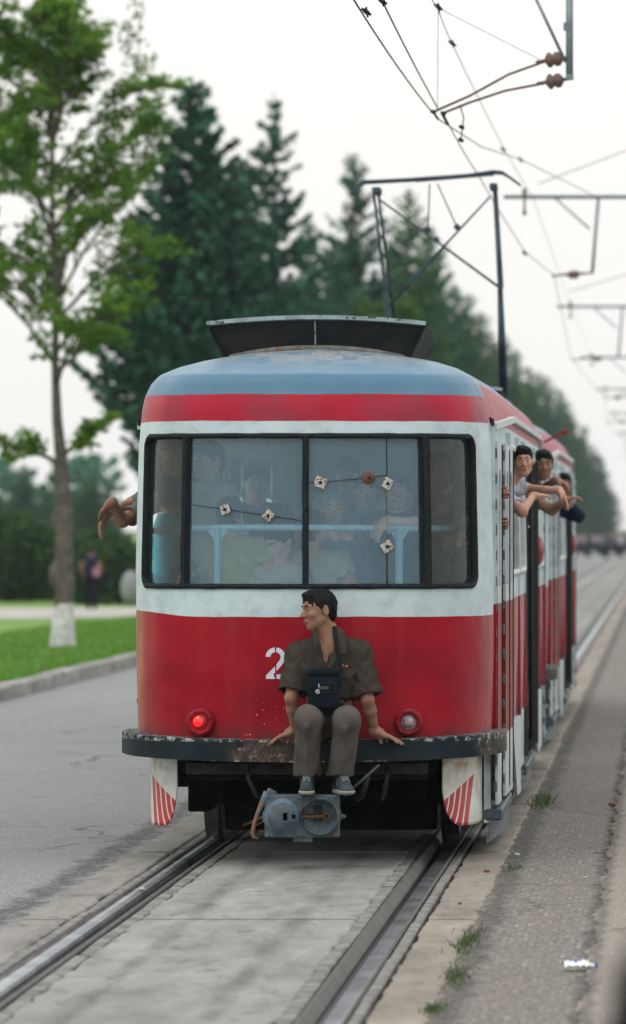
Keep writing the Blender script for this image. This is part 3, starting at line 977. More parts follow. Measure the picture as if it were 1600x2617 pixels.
# ---- striped fender panels under the bumper
def stripes_mat(name, sg):
    m = bpy.data.materials.new(name); n, l, b = nt(m); v = obco(n)
    sx = n.new('ShaderNodeSeparateXYZ'); l.new(v, sx.inputs[0]); X, Y, Z = sx.outputs
    ax = math_n(n, l, 'ABSOLUTE', X)
    # red triangle below a slanting line, cut by fanned white lines
    line = math_n(n, l, 'MULTIPLY_ADD', math_n(n, l, 'SUBTRACT', ax, .776), .88, .345)   # z of slanting edge
    below = ramp_n(n, l, math_n(n, l, 'SUBTRACT', line, Z), -.002, .002)
    lim = math_n(n, l, 'MULTIPLY_ADD', math_n(n, l, 'SUBTRACT', Z, .2), .10, .926)
    inx = ramp_n(n, l, math_n(n, l, 'SUBTRACT', lim, ax), -.001, .001)
    # fan coordinate
    q = math_n(n, l, 'MULTIPLY', math_n(n, l, 'SUBTRACT', Z, .2), .10)
    lowc = math_n(n, l, 'POWER', math_n(n, l, 'MAXIMUM', math_n(n, l, 'SUBTRACT', .36, Z), 0.0), 2.0)
    wgt = ramp_n(n, l, ax, .92, .76)
    f = math_n(n, l, 'ADD', math_n(n, l, 'SUBTRACT', ax, q), math_n(n, l, 'MULTIPLY', math_n(n, l, 'MULTIPLY', lowc, 1.6), wgt))
    fr = math_n(n, l, 'FRACT', math_n(n, l, 'DIVIDE', math_n(n, l, 'SUBTRACT', f, .771), .0315))
    wl_ = ramp_n(n, l, fr, .74, .80)
    redf = math_n(n, l, 'MULTIPLY', math_n(n, l, 'MULTIPLY', below, inx), math_n(n, l, 'SUBTRACT', 1.0, wl_))
    n1 = noise_n(n, l, v, 10, 5)
    white = mix_n(n, l, ramp_n(n, l, n1, .35, .7), (.66, .68, .64), (.50, .50, .44))
    white = mix_n(n, l, math_n(n, l, 'MULTIPLY', ramp_n(n, l, Z, .50, .58), ramp_n(n, l, n1, .45, .6)), white, (.42, .28, .14))
    col = mix_n(n, l, redf, white, (.42, .03, .035))
    l.new(col, b.inputs['Base Color']); b.inputs['Roughness'].default_value = .45
    return m
M['stripe'] = stripes_mat('red_striped_white_panel', 1)
def fender(sg):
    A = catmull([(.775, .36), (.84, .40), (.91, .50), (.955, .68), (.985, .95)], .012)
    vs = []; fs = []
    n = len(A); K = 18
    tot = np.concatenate([[0], np.cumsum(np.hypot(*(A[1:] - A[:-1]).T))])
    for i, (x, y) in enumerate(A):
        e = tot[i]
        f_ = e / tot[-1]
        zb = .205 + (.0 if e > .10 else .13 * (1 - math.sqrt(max(0, 1 - (1 - e / .10) ** 2))))
        for k in range(K + 1):
            z = zb + (.61 - zb) * k / K
            if sg < 0:      # the left panel is cut away towards its lower rear corner
                ee = e * (1 - .42 * min(1, max(0, (.61 - z) / .40)))
                x, y = float(np.interp(ee, tot, A[:, 0])), float(np.interp(ee, tot, A[:, 1]))
            xx = x + (.035 * ((z - .61) / .4) ** 2 - .0 if False else 0) + .03 * max(0, (.42 - z) / .22) * (1 - e / tot[-1])
            vs.append((sg * xx, y, z))
    for i in range(n - 1):
        for k in range(K):
            a = i * (K + 1) + k; fs.append((a, a + K + 1, a + K + 2, a + 1))
    mb = MB(); mb._add(vs, fs, True)
    o = mb.build('striped_fender', M['stripe'], tram)
    so = o.modifiers.new('thick', 'SOLIDIFY'); so.thickness = .008; so.offset = 0
    if sg < 0: return
    mb = MB(); mb.poly([(sg * 1.0, .95, .19), (sg * 1.0, .95, .62), (sg * 1.04, .97, .62), (sg * 1.04, .97, .19)], (0, .03, 0))
    mb.build('fender_flange', M['white_paint'], tram)
fender(1); fender(-1)
M['dull_steel'] = pm('dull_steel', (.16, .20, .22), (.10, .12, .13), 10, .4, .3)
mb = MB(); mb.poly([(1.01, .95, .07), (1.075, 3.0, .05), (1.075, 3.0, .20), (1.04, .95, .21)], (.014, 0, 0)); mb.build('step_plate', M['dull_steel'], tram)
mb = MB(); mb.poly([(1.02, 5.25, .10), (1.075, 8.7, .08), (1.075, 8.7, .24), (1.075, 5.25, .24)], (.014, 0, 0)); mb.build('step_plate', M['dull_steel'], tram)
mb = MB(); mb.poly([(1.085, 3.35, .70), (1.085, 5.1, .70), (1.085, 5.22, .16), (1.085, 4.35, .18)], (.02, 0, 0)); mb.build('skirt_panel', M['white_paint'], tram)
mb = MB(); mb.poly([(1.085, 9.2, .70), (1.085, 11.3, .70), (1.085, 11.3, .22), (1.085, 10.0, .22)], (.02, 0, 0)); mb.build('skirt_panel', M['white_paint'], tram)
mb = MB()
for y in (1.6, 2.3): mb.box((1.076, y, .5), (.005, .012, .19))
mb.build('skirt_rib', M['rubber'], tram)

mb = MB(); mb.lathe((1.115, 9.12, 1.78), (1, -.25, 0), [(.11, 0), (.12, .01), (.10, .03), (0, .04)], 20); mb.build('red_disc', M['red_paint'], tram)
# ---- underframe, bogies and wheels
mb = MB(); mb.box((0, 7.0, .77), (.98, 6.5, .06)); mb.box((0, 6.9, .50), (.80, .9, .20));  mb.box((0, 7, .62), (.3, 6.2, .1))
mb.build('underframe', M['under_metal'], tram)
for q_ in (((-.73, 1.5, .43), (.065, .25, .19)), ((-.50, 1.9, .52), (.11, .1, .10)), ((.25, 1.7, .56), (.12, .1, .05)), ((.62, 2.0, .5), (.08, .15, .12)), ((0, 1.75, .47), (.62, .03, .22)), ((0, 2.35, .35), (.66, .04, .28)), ((0, 1.22, .54), (.70, 1.08, .055)), ((0, 1.9, .33), (.56, .03, .16))):
    mb = MB(); mb.box(*q_, None, .01); mb.build('under_box_and_shade', M['under_metal'], tram)  # the wide plates and low box are added to darken the underside
mb = MB()
mb.tube([(-.88, .95, .58), (-.90, 1.05, .50), (-.84, 1.3, .46), (-.80, 1.5, .44)], .012, 6)
mb.tube([(-.80, .9, .60), (-.90, 1.0, .44)], .012, 6)
mb.build('brake_hose', M['under_metal'], tram)
M['tread'] = pm('worn_wheel_steel', (.09, .09, .09), (.05, .045, .04), 12, .45, .6)
for yc in (3.5, 10.5):
    bg = empty('bogie', (0, 0, 0)); bg.parent = tram
    mb = MB()
    for sg in (-1, 1): mb.box((sg * .92, yc, .42), (.05, 1.25, .08), None, .02)
    mb.box((0, yc, .45), (.85, .22, .12), None, .03)
    for sg in (-1, 1): mb.box((sg * .35, yc + sg * .5, .40), (.25, .25, .17), None, .04)
    mb.box((0, yc - 1.35, .33), (.85, .04, .09))
    mb.build('bogie_frame', M['under_metal'], bg)
    for dy in (-.93, .93):
        m2 = MB(); m2.tube([(-.85, yc + dy, .335), (.85, yc + dy, .335)], .05, 10); m2.build('axle', M['under_metal'], bg)
        for sg in (-1, 1):
            m3 = MB(); m3.lathe((sg * .685, yc + dy, .34), (sg, 0, 0), [(.05, .02), (.26, .02), (.29, 0), (.355, .0), (.358, .02), (.335, .03), (.33, .105), (.28, .11), (.26, .07), (.08, .06), (.08, .12), (0, .12)], 40)
            m3.build('wheel', M['tread'], bg)

# ---- floor, seats and the pale blue rail inside
mb = MB(); mb.box((0, 7.25, .86), (1.0, 6.3, .02)); mb.box((0, .70, .86), (.86, .25, .018)); mb.build('floor', M['tan_floor'], tram)
mb = MB(); mb.box((0, 13.6, 1.8), (.9, .02, .9)); mb.build('rear_bulkhead', M['interior'], tram)
rail = empty('cab_rail', (0, 0, 0)); rail.parent = tram
zr = at(700, 1349, .62).z
mb = MB(); mb.tube([(-.95, .68, zr - .02), (-.7, .62, zr), (-.3, .60, zr + .003), (.3, .60, zr), (.7, .62, zr - .003), (.93, .68, zr)], .019, 10); mb.build('top_pipe', M['light_blue'], rail)
for px in (556, 1020):
    x = at(px, 1400, .6).x
    mb = MB(); mb.tube([(x, .60, .88), (x, .60, zr)], .020 if px < 800 else .023, 10); mb.build('post', M['light_blue'], rail)
    mb = MB(); mb.poly([(x - .06, .60, zr - .01), (x + .06, .60, zr - .01), (x + .015, .60, zr - .08), (x - .015, .60, zr - .08)], (0, .006, 0)); mb.build('gusset', M['light_blue'], rail)
mb = MB(); mb.box((-.5, .50, WZ0 - .045), (.22, .10, .022), None, .015); mb.box((.10, .45, WZ0 - .045), (.16, .10, .022), None, .015); mb.box((0, .50, 1.54), (.72, .24, .018), None, .01); mb.build('dashboard', M['light_blue'], tram)
M['seat'] = pm('dark_green_seat', (.035, .05, .04), (.05, .06, .05), 8, .6)
for sg in (-1, 1):
    for y in np.arange(4.2, 12.5, .85):
        if sg > 0 and 6.3 < y < 9.2: continue
        s_ = MB(); s_.box((sg * .72, y, 1.30), (.22, .21, .03), None, .02); s_.box((sg * .72, y + .22, 1.60), (.22, .025, .30), None, .02); s_.bar((sg * .72, y, .88), (sg * .72, y, 1.28), .05)
        s_.build('seat', M['seat'], tram)
for sg in (-1, 1):
    mb = MB(); mb.tube([(sg * .45, 1.8, 2.62), (sg * .45, 13.0, 2.62)], .015, 8); mb.build('handrail', M['light_blue'], tram)
for y in (3.05, 6.4, 9.1):
    mb = MB(); mb.tube([(.55, y, .88), (.55, y, 2.9)], .017, 8); mb.build('grab_pole', M['light_blue'], tram)
# curtain hanging in the right corner pane
mb = MB(); vs = []; fs = []
for i in range(25):
    t = i / 24; x = .93 - .10 * t; y = .55 + .30 * t
    for k in range(6):
        z = 2.47 - .80 * k / 5; w = .012 * math.sin(t * 40) * (.4 + k / 6)
        xx = x - .14 * (k / 5) ** 1.5 * (1 - t)
        vs.append((xx + w, y + w, z))
for i in range(24):
    for k in range(5): fs.append((i * 6 + k, i * 6 + k + 1, i * 6 + 7 + k, i * 6 + 6 + k))
mb._add(vs, fs, True); cu = mb.build('curtain', pm('grey_striped_curtain', (.20, .25, .25), (.10, .14, .14), 18, .8), tram)
so = cu.modifiers.new('thick', 'SOLIDIFY'); so.thickness = .003

# ---- coupler
def coupler():
    t = empty('coupler', (0, 0, 0)); t.parent = tram
    s = Sdf()
    yF = -.40
    s.box((.005, yF + .06, .305), (.213, .06, .122), rd=.008)
    s.box((.005, yF + .12, .30), (.15, .05, .09), rd=.01)
    s.cap((-.107, yF + .004, .305), (-.107, yF + .06, .305), .105, .11, .006)
    s.cap((.112, yF - .016, .305), (.112, yF + .06, .305), .112, .116, .004)
    s.ell((.112, yF - .06, .305), (.100, .10, .100), k=.004, op='s')
    s.box((-.107, yF - .03, .305), (.13, .030, .13), rd=.002, k=.002, op='s')
    s.ell((-.107, yF + .010, .305), (.098, .035, .098), k=.006)
    s.cap((-.085, yF - .03, .305), (-.085, yF + .03, .305), .038, .045, .008)
    s.box((-.083, yF - .06, .305), (.012, .07, .022), rd=.002, k=.002, op='s')
    s.box((-.03, yF - .03, .305), (.016, .06, .012), rd=.002, k=.002, op='s')
    s.box((.07, yF - .0, .305), (.09, .09, .010), rd=.002, k=.002, op='s')
    s.box((.095, yF, .32), (.025, .10, .045), rd=.002, k=.002, op='s')
    s.box((.01, yF + .05, .175), (.055, .04, .02), rd=.004)
    s.box((-.21, yF + .05, .30), (.014, .03, .03), rd=.004)
    s.cap((.21, yF + .05, .30), (.245, yF + .05, .30), .012)
    s.mesh('coupler_head', .0045, M['grey_paint'], t)
    m = MB(); m.lathe((-.107, yF + .012, .305), (0, -1, 0), [(.110, -.006), (.110, .006), (.103, .008), (.101, .020), (.092, .032), (.062, .048), (.048, .050), (.046, .062), (.036, .064), (.034, .03), (0, .03)], 40); m.build('coupling_cone', M['cone'], t)
    m = MB(); m.box((-.088, yF - .052, .305), (.011, .004, .021)); m.box((-.040, yF - .040, .305), (.014, .006, .011)); m.build('slot', M['under_metal'], t); t.children[-1]['kind'] = 'stuff'
    m = MB(); m.lathe((.112, yF - .012, .305), (0, -1, 0), [(.113, -.004), (.113, .006), (.104, .006), (.101, -.01), (.06, -.012 - .04), (0, -.012 - .05)], 40); m.build('coupling_cup', M['cup'], t)
    m = MB(); m.box((.07, yF - .01, .305), (.075, .006, .006)); m.lathe((.145, yF + .0, .305), (0, -1, 0), [(.020, 0), (.020, .03), (.014, .03), (.014, 0)], 14); m.build('link_pin', M['rust'], t)
    m = MB(); m.lathe((-.058, yF + .0, .305), (0, -1, 0), [(.012, 0), (.013, .03), (.008, .034), (0, .034)], 10); m.build('stud', M['grey_paint'], t)
    m = MB(); m.tube([(0, yF + .12, .30), (0, .6, .42), (0, 1.6, .50)], [.06, .05, .05], 10); m.build('draw_bar', M['under_metal'], t)
    for (x_, z_) in ((-.19, .415), (.195, .415), (-.19, .195), (.195, .195), (.005, .41), (.005, .20)):
        m = MB(); m.lathe((x_, yF + .002, z_), (0, -1, 0), [(.011, 0), (.011, .008), (.007, .011), (0, .011)], 6); m.build('plate_bolt', M['lever'], t)
    for (x_, dx_, r_) in ((-.33, .10, .014), (.36, -.06, .016), (.47, -.03, .012)):
        m = MB(); m.tube([(x_, .1, .62), (x_, -.02, .50), (x_ + dx_ * .5, -.02, .40), (x_ + dx_, .1, .38), (x_ + dx_ * 1.4, .5, .44)], r_, 8); m.build('air_hose', M['hose'], t)
    m = MB(); m.box((0, .10, .555), (.70, .02, .035), None, .005)
    m.build('cross_beam', M['gear'], t)
    for k in range(9):
        m = MB(); m.lathe((-.62 + .155 * k, .08, .555), (0, -1, 0), [(.012, 0), (.012, .008), (0, .010)], 6); m.build('beam_bolt', M['gear'], t)
    # uncoupling lever hooked at its lower end
    m = MB()
    P = [at(*q, -.38) for q in ((683, 2024), (672, 2050), (660, 2075), (650, 2105), (645, 2130), (648, 2140), (660, 2143))]
    m.tube(P, [.021, .019, .013, .012, .012, .010, .006], 8)
    m.bar(at(683, 2024, -.38), at(700, 2034, -.36), .03, .05)
    m.build('lever', M['lever'], t)
    m = MB(); m.tube([at(905, 2012, -.25), at(968, 1955, -.15)], .008, 6); m.build('stay_rod', M['grey_paint'], t)
    m = MB()
    m.tube([at(622, 2110, .5), at(684, 2083, -.2)], .008, 6); m.tube([at(640, 2120, .4), at(690, 2088, -.2)], .006, 6); m.build('pull_rod', M['rust'], t)
M['hose'] = pm('dark_hose_rubber', (.022, .024, .026), (.012, .013, .014), 30, .5)
M['gear'] = pm('greasy_gear_metal', (.030, .030, .030), (.016, .015, .015), 14, .7, third=(.07, .04, .025), third_lo=.6, third_hi=.68)
M['cone'] = pm('blue_grey_cone', (.12, .19, .25), (.065, .10, .13), 14, .45, 0, .002, third=(.20, .11, .06), third_lo=.58, third_hi=.66, tscale=11)
M['cup'] = pm('dark_grey_cup', (.035, .045, .05), (.02, .025, .028), 14, .6)
M['lever'] = pm('blue_grey_rusty_lever', (.10, .16, .21), (.07, .11, .14), 30, .5, third=(.18, .10, .06), third_lo=.5, third_hi=.56, tscale=9)
coupler()
print('tram', round(time.time() - T0, 1))
# ================================================================ second car of the train
def copy_tree(o, parent=None):
    c = o.copy(); C.objects.link(c)
    if parent is not None: c.parent = parent
    for ch in list(o.children):
        copy_tree(ch, c)
    return c
tram2 = copy_tree(tram)
tram2.location = (0, 14.75, 0)
tram2['label'] = 'trailing tram car coupled behind the first, pantograph on its roof'
for ch in list(tram2.children):
    if ch.name.split('.')[0] in ('coupler', 'painted_number'):
        for g in list(ch.children): bpy.data.objects.remove(g)
        bpy.data.objects.remove(ch)
mb = MB(); mb.bar((1.03, 15.3, 2.70), (1.20, 15.3, 2.785), .020); mb.box((1.215, 15.3, 2.79), (.022, .02, .022), None, .008)
o = mb.build('side_marker', M['red_paint'], tram2); o.matrix_parent_inverse = Matrix.Translation((0, -14.75, 0))

# ---- pantograph (part of the trailing car)
pg = empty('pantograph', (0, 0, 0)); pg.parent = tram2
def tp(mb, name, mat, parent=pg):
    o = mb.build(name, mat, parent); o.matrix_parent_inverse = Matrix.Translation((0, -14.75, 0)); return o
M['panto'] = pm('dark_pantograph_steel', (.022, .030, .038), (.06, .09, .12), 3, .5)
YP = 17.2
def pt(px, py, Y=YP): return at(px, py, Y)
mb = MB()
L = [pt(895, 500), pt(912, 482), pt(930, 466), pt(1060, 459), pt(1200, 449), pt(1262, 440), pt(1285, 442), pt(1305, 455), pt(1331, 474)]
for dy in (-.12, .12):
    mb.tube([p + Vector((0, dy, 0)) for p in L], [.007, .010, .013, .013, .013, .015, .012, .008, .007], 8)
mb.bar(L[3] + Vector((0, 0, -.012)), L[5] + Vector((0, 0, -.02)), .24, .012)
tp(mb, 'collector_bow', M['panto'])
KL, KR = pt(975, 800, YP - .6), pt(1280, 740, YP - .6)
TL, TR = pt(965, 480), pt(1262, 470)
def arm(a, b, r0, r1, name='arm'):
    mb = MB(); mb.tube([a, b], [r0 * .72, r1 * .8], 8); tp(mb, name, M['panto'])
arm(TL + Vector((-.04, 0, 0)), pt(985, 745, YP - .5), .018, .020); arm(TL, pt(1010, 830, YP + .8), .016, .022)
arm(TR, pt(1277, 740, YP - .6), .018, .022); arm(TR + Vector((.02, 0, 0)), pt(1283, 735, YP + .6), .016, .02)
arm(pt(1277, 700, YP - .4), pt(1287, 1010, YP + .2), .030, .060, 'lower_arm')
arm(pt(985, 745, YP - .5), pt(1004, 1010, YP + .2), .030, .060, 'lower_arm')
arm(pt(970, 510, YP), pt(1277, 735, YP), .013, .016, 'cross_brace'); arm(pt(1255, 500, YP), pt(985, 790, YP), .012, .020, 'cross_brace')
arm(pt(1098, 470, YP - .1), pt(1094, 585, YP - .1), .010, .008, 'strut'); arm(pt(1118, 470, YP), pt(1168, 580, YP), .009, .008, 'strut')
mb = MB()
for p in (pt(1092, 586), pt(1168, 580), pt(1115, 612)): mb.lathe(p, (0, -1, 0), [(.03, -.02), (.03, .02), (0, .03)], 8)
for p in (TL, TR): mb.box(p + Vector((0, 0, -.03)), (.035, .14, .03), None, .01); mb.tube([p + Vector((-.01, -.1, -.03)), p + Vector((.02, -.1, -.12)), p + Vector((.03, 0, -.04))], .008, 6)
tp(mb, 'joint', M['panto'])
mb = MB(); mb.box((-.05, YP, 3.08), (.72, .9, .04), None, .01)
for x in (-.6, .5):
    for y in (-.7, .7): mb.lathe((x, YP + y, 3.0), (0, 0, 1), [(.05, 0), (.07, .02), (.04, .04), (.07, .06), (.04, .09), (0, .1)], 10)
tp(mb, 'base_frame', M['panto'])

# ================================================================ ground
def asphalt(name, c1, c2, scale, seam_x=None, seam_w=.25, dark=(.05, .05, .048), seams=()):
    m = bpy.data.materials.new(name); n, l, b = nt(m); v = obco(n)
    sx = n.new('ShaderNodeSeparateXYZ'); l.new(v, sx.inputs[0]); X = sx.outputs[0]
    n1 = noise_n(n, l, v, .5, 5, .6, (1, .35, 1)); n2 = noise_n(n, l, v, scale, 3, .7); n3 = noise_n(n, l, v, 5, 6, .65, (1, .5, 1)); n4 = noise_n(n, l, v, 26, 4, .7)
    vor = n.new('ShaderNodeTexVoronoi'); vor.inputs['Scale'].default_value = scale; l.new(v, vor.inputs['Vector'])
    agg = math_n(n, l, 'MULTIPLY_ADD', vor.outputs['Distance'], .7, math_n(n, l, 'MULTIPLY', n2, .6))
    col = mix_n(n, l, ramp_n(n, l, agg, .35, .75), c1, c2)
    col = mix_n(n, l, math_n(n, l, 'MULTIPLY', ramp_n(n, l, n1, .35, .7), .45), col, tuple(x * .72 for x in c2))
    col = mix_n(n, l, math_n(n, l, 'MULTIPLY', ramp_n(n, l, n3, .6, .72), .5), col, dark)
    # fine aggregate
    wht = n.new('ShaderNodeTexVoronoi'); wht.inputs['Scale'].default_value = scale * .8; l.new(v, wht.inputs['Vector'])
    sxr = n.new('ShaderNodeSeparateXYZ'); l.new(wht.outputs['Color'], sxr.inputs[0])
    g = math_n(n, l, 'MULTIPLY', math_n(n, l, 'GREATER_THAN', sxr.outputs[0], .82), math_n(n, l, 'LESS_THAN', wht.outputs['Distance'], .38))
    col = mix_n(n, l, math_n(n, l, 'MULTIPLY', g, .7), col, (.45, .43, .39))
    for (xs, w) in seams:
        wob = math_n(n, l, 'MULTIPLY_ADD', n3, w * 2.6, -w * 1.3)
        d = math_n(n, l, 'ABSOLUTE', math_n(n, l, 'ADD', math_n(n, l, 'SUBTRACT', X, xs), wob))
        f = math_n(n, l, 'MULTIPLY', ramp_n(n, l, d, w, w * .15), ramp_n(n, l, n4, .32, .55))
        col = mix_n(n, l, math_n(n, l, 'MULTIPLY', f, .85), col, dark)
    # thin cracks
    cr = n.new('ShaderNodeTexVoronoi'); cr.feature = 'DISTANCE_TO_EDGE'; cr.inputs['Scale'].default_value = .55
    vm = n.new('ShaderNodeVectorMath'); vm.operation = 'MULTIPLY_ADD'; 
    nz = n.new('ShaderNodeTexNoise'); nz.inputs['Scale'].default_value = 2.2; nz.inputs['Detail'].default_value = 5; l.new(v, nz.inputs['Vector'])
    l.new(nz.outputs['Color'], vm.inputs[0]); vm.inputs[1].default_value = (.5, .5, .5); l.new(v, vm.inputs[2])
    l.new(vm.outputs[0], cr.inputs['Vector'])
    ck = math_n(n, l, 'MULTIPLY', ramp_n(n, l, cr.outputs['Distance'], .012, .002), ramp_n(n, l, n1, .45, .55))
    col = mix_n(n, l, math_n(n, l, 'MULTIPLY', ck, .7), col, dark)
    l.new(col, b.inputs['Base Color']); b.inputs['Roughness'].default_value = .9; b.inputs['Specular IOR Level'].default_value = .2
    h = math_n(n, l, 'MULTIPLY_ADD', agg, .35, math_n(n, l, 'MULTIPLY', n4, .5))
    l.new(bump_n(n, l, h, .012), b.inputs['Normal'])
    return m
M['asphalt'] = asphalt('grey_asphalt', (.10, .11, .115), (.25, .265, .27), 60, seams=((-1.26, .15),))
M['asphalt_r'] = asphalt('coarse_brown_grey_asphalt', (.045, .045, .042), (.20, .185, .168), 38, dark=(.055, .055, .05), seams=((1.20, .10), (1.74, .07)))
M['far_slab'] = asphalt('pale_far_pavement', (.15, .142, .13), (.27, .245, .215), 60, dark=(.09, .09, .08), seams=((1.76, .05),))
def concrete(name, c1, c2, tracks=()):
    m = bpy.data.materials.new(name); n, l, b = nt(m); v = obco(n)
    sx = n.new('ShaderNodeSeparateXYZ'); l.new(v, sx.inputs[0]); X = sx.outputs[0]
    oi = n.new('ShaderNodeObjectInfo').outputs['Random']
    n1 = noise_n(n, l, v, 1.6, 6, .65, (1, .22, 1)); n2 = noise_n(n, l, v, 4.5, 7, .70, (.8, .22, 1)); n3 = noise_n(n, l, v, 120, 3, .7, (1, .5, 1)); n4 = noise_n(n, l, v, 9, 7, .72, (.5, .30, 1))
    col = mix_n(n, l, ramp_n(n, l, n1, .3, .7), c1, c2)
    col = mix_n(n, l, math_n(n, l, 'MULTIPLY', ramp_n(n, l, n2, .46, .66), .55), col, tuple(x * .58 for x in c2))
    col = mix_n(n, l, math_n(n, l, 'MULTIPLY', ramp_n(n, l, n2, .46, .32), .5), col, tuple(min(.8, x * 1.35) for x in c1))
    col = mix_n(n, l, math_n(n, l, 'MULTIPLY', ramp_n(n, l, n4, .57, .64), .7), col, (.10, .09, .08))
    col = mix_n(n, l, math_n(n, l, 'MULTIPLY', ramp_n(n, l, n3, .5, .7), .45), col, (.08, .08, .08))
    for (xs, w) in tracks:      # oil drips along the line
        d = math_n(n, l, 'ABSOLUTE', math_n(n, l, 'SUBTRACT', math_n(n, l, 'MULTIPLY_ADD', n1, .10, X), xs + .05))
        f = math_n(n, l, 'MULTIPLY', ramp_n(n, l, d, w, w * .1), math_n(n, l, 'MULTIPLY_ADD', ramp_n(n, l, n2, .35, .65), .7, .25))
        col = mix_n(n, l, math_n(n, l, 'MULTIPLY', f, .55), col, (.07, .06, .05))
    hs = n.new('ShaderNodeHueSaturation'); l.new(col, hs.inputs['Color']); l.new(math_n(n, l, 'MULTIPLY_ADD', oi, .16, .92), hs.inputs['Value'])
    l.new(hs.outputs[0], b.inputs['Base Color']); b.inputs['Roughness'].default_value = .85; b.inputs['Specular IOR Level'].default_value = .2
    h = math_n(n, l, 'ADD', math_n(n, l, 'MULTIPLY', n2, .7), math_n(n, l, 'MULTIPLY', n4, .6))
    l.new(bump_n(n, l, h, .006), b.inputs['Normal'])
    return m
M['conc'] = concrete('grey_track_concrete', (.27, .28, .272), (.19, .19, .18), ((-.30, .075), (.25, .085)))
M['conc_l'] = concrete('worn_edge_concrete', (.27, .265, .245), (.18, .175, .16))
M['conc_r'] = concrete('tan_edge_concrete', (.27, .245, .21), (.19, .17, .145))
M['kerb'] = concrete('kerb_concrete', (.32, .32, .30), (.21, .215, .20))
M['dirt'] = pm('dark_dirt', (.045, .04, .035), (.08, .07, .06), 14, .95, 0, .01)
M['steel'] = pm('polished_rail_steel', (.42, .45, .48), (.20, .23, .27), 3, .30, .9)
M['rail_side'] = pm('brown_rail_steel', (.065, .068, .066), (.10, .095, .085), 5, .6, .1)
M['rail_dark'] = pm('dark_rail_groove', (.03, .035, .045), (.05, .06, .075), 6, .35, .5)
M['filler'] = pm('grey_joint_filler', (.22, .22, .21), (.13, .125, .115), 6, .8, 0, .008)
M['earth'] = pm('earth', (.12, .13, .08), (.10, .10, .07), .5, .95)

def sheet(name, x0, x1, y0, y1, z, mat, nx=1, ny=1, parent=None, zfun=None, kind='structure'):
    xs = np.linspace(x0, x1, nx + 1); ys = np.linspace(y0, y1, ny + 1)
    X, Y = np.meshgrid(xs, ys, indexing='ij')
    Z = np.full_like(X, z) if zfun is None else zfun(X, Y)
    V = np.stack([X, Y, Z], -1).reshape(-1, 3)
    I = np.arange((nx + 1) * (ny + 1)).reshape(nx + 1, ny + 1)
    F = np.stack([I[:-1, :-1], I[1:, :-1], I[1:, 1:], I[:-1, 1:]], -1).reshape(-1, 4)
    o = mesh_np(name, V, F, mat, parent, True)
    if kind and parent is None: o['kind'] = kind
    return o
sheet('ground', -2500, 2500, -60, 5000, -.9, M['earth'])
sheet('road', -5.43, -1.10, -35, 1600, -.012, M['asphalt'])
sheet('road', 1.10, 1.80, -35, 1600, -.012, M['asphalt_r'])
ys_ = list(np.arange(-14, 40, .11)); vs = []; fs = []
ys_ = [-35] + ys_ + [60, 1600]
for q in ys_:
    e = 1.735 + .02 * math.sin(q * 1.3) * math.sin(q * 3.7) + random.gauss(0, .008)
    vs += [(e, q, -.03), (e + .004, q, -.002), (e + .02, q, .004), (14, q, .004)]
for i in range(len(ys_) - 1):
    for k in range(3): fs.append((i * 4 + k, i * 4 + 4 + k, i * 4 + 5 + k, i * 4 + 1 + k))
mb = MB(); mb._add(vs, fs); tag(mb.build('pavement', M['far_slab']), kind='structure')
def grass_mat():
    m = bpy.data.materials.new('lawn_grass'); n, l, b = nt(m); v = obco(n)
    n1 = noise_n(n, l, v, .25, 4, .6); n2 = noise_n(n, l, v, 9, 3, .7); n3 = noise_n(n, l, v, 1.6, 4, .6, (.4, 1, 1))
    col = mix_n(n, l, ramp_n(n, l, n3, .35, .65), (.11, .24, .030), (.19, .32, .045))
    col = mix_n(n, l, math_n(n, l, 'MULTIPLY', ramp_n(n, l, n2, .4, .7), .4), col, (.05, .13, .02))
    col = mix_n(n, l, math_n(n, l, 'MULTIPLY', ramp_n(n, l, n1, .45, .65), .4), col, (.07, .19, .03))
    l.new(col, b.inputs['Base Color']); b.inputs['Roughness'].default_value = .9
    l.new(bump_n(n, l, n2, .05), b.inputs['Normal'])
    return m
M['grass'] = grass_mat()
def lawn_z(X, Y=None):
    t = np.clip((-5.75 - X) / 7.0, 0, 1)
    return .12 - .37 * t * t * (3 - 2 * t)
# lawn either side of a crossing path
sheet('lawn', -160, -5.62, -35, 95, 0, M['grass'], 120, 60, zfun=lambda X, Y: lawn_z(X))
sheet('lawn', -160, -5.62, 95, 1600, 0, M['grass'], 120, 60, zfun=lambda X, Y: lawn_z(X) - .004)
M['path'] = pm('pale_path_paving', (.42, .41, .38), (.34, .33, .31), 1.5, .85)
sheet('path', -120, -5.62, 96, 114, 0, M['path'], 60, 1, zfun=lambda X, Y: lawn_z(X) + .006)
# grass blades near the kerb
def blades(name, P, h, w, mat, lean=.5, parent=None):
    n = len(P)
    a = rng.uniform(0, 2 * math.pi, n); hh = h * rng.uniform(.5, 1.2, n); ln = rng.uniform(-lean, lean, (n, 2)) * hh[:, None]
    dx, dy = np.cos(a) * w / 2, np.sin(a) * w / 2
    V = np.stack([np.stack([P[:, 0] - dx, P[:, 1] - dy, P[:, 2]], 1), np.stack([P[:, 0] + dx, P[:, 1] + dy, P[:, 2]], 1),
                  np.stack([P[:, 0] + ln[:, 0], P[:, 1] + ln[:, 1], P[:, 2] + hh], 1)], 1).reshape(-1, 3)
    return mesh_np(name, V, np.arange(3 * n).reshape(n, 3), mat, parent)
M['blade'] = leaf_mat('grass_blades', (.13, .29, .04), (.09, .22, .03), .4, .8)
n = 60000
P = np.stack([-5.66 - rng.uniform(0, 1, n) ** 1.4 * 6, rng.uniform(18, 90, n), np.zeros(n)], 1); P[:, 2] = lawn_z(P[:, 0])
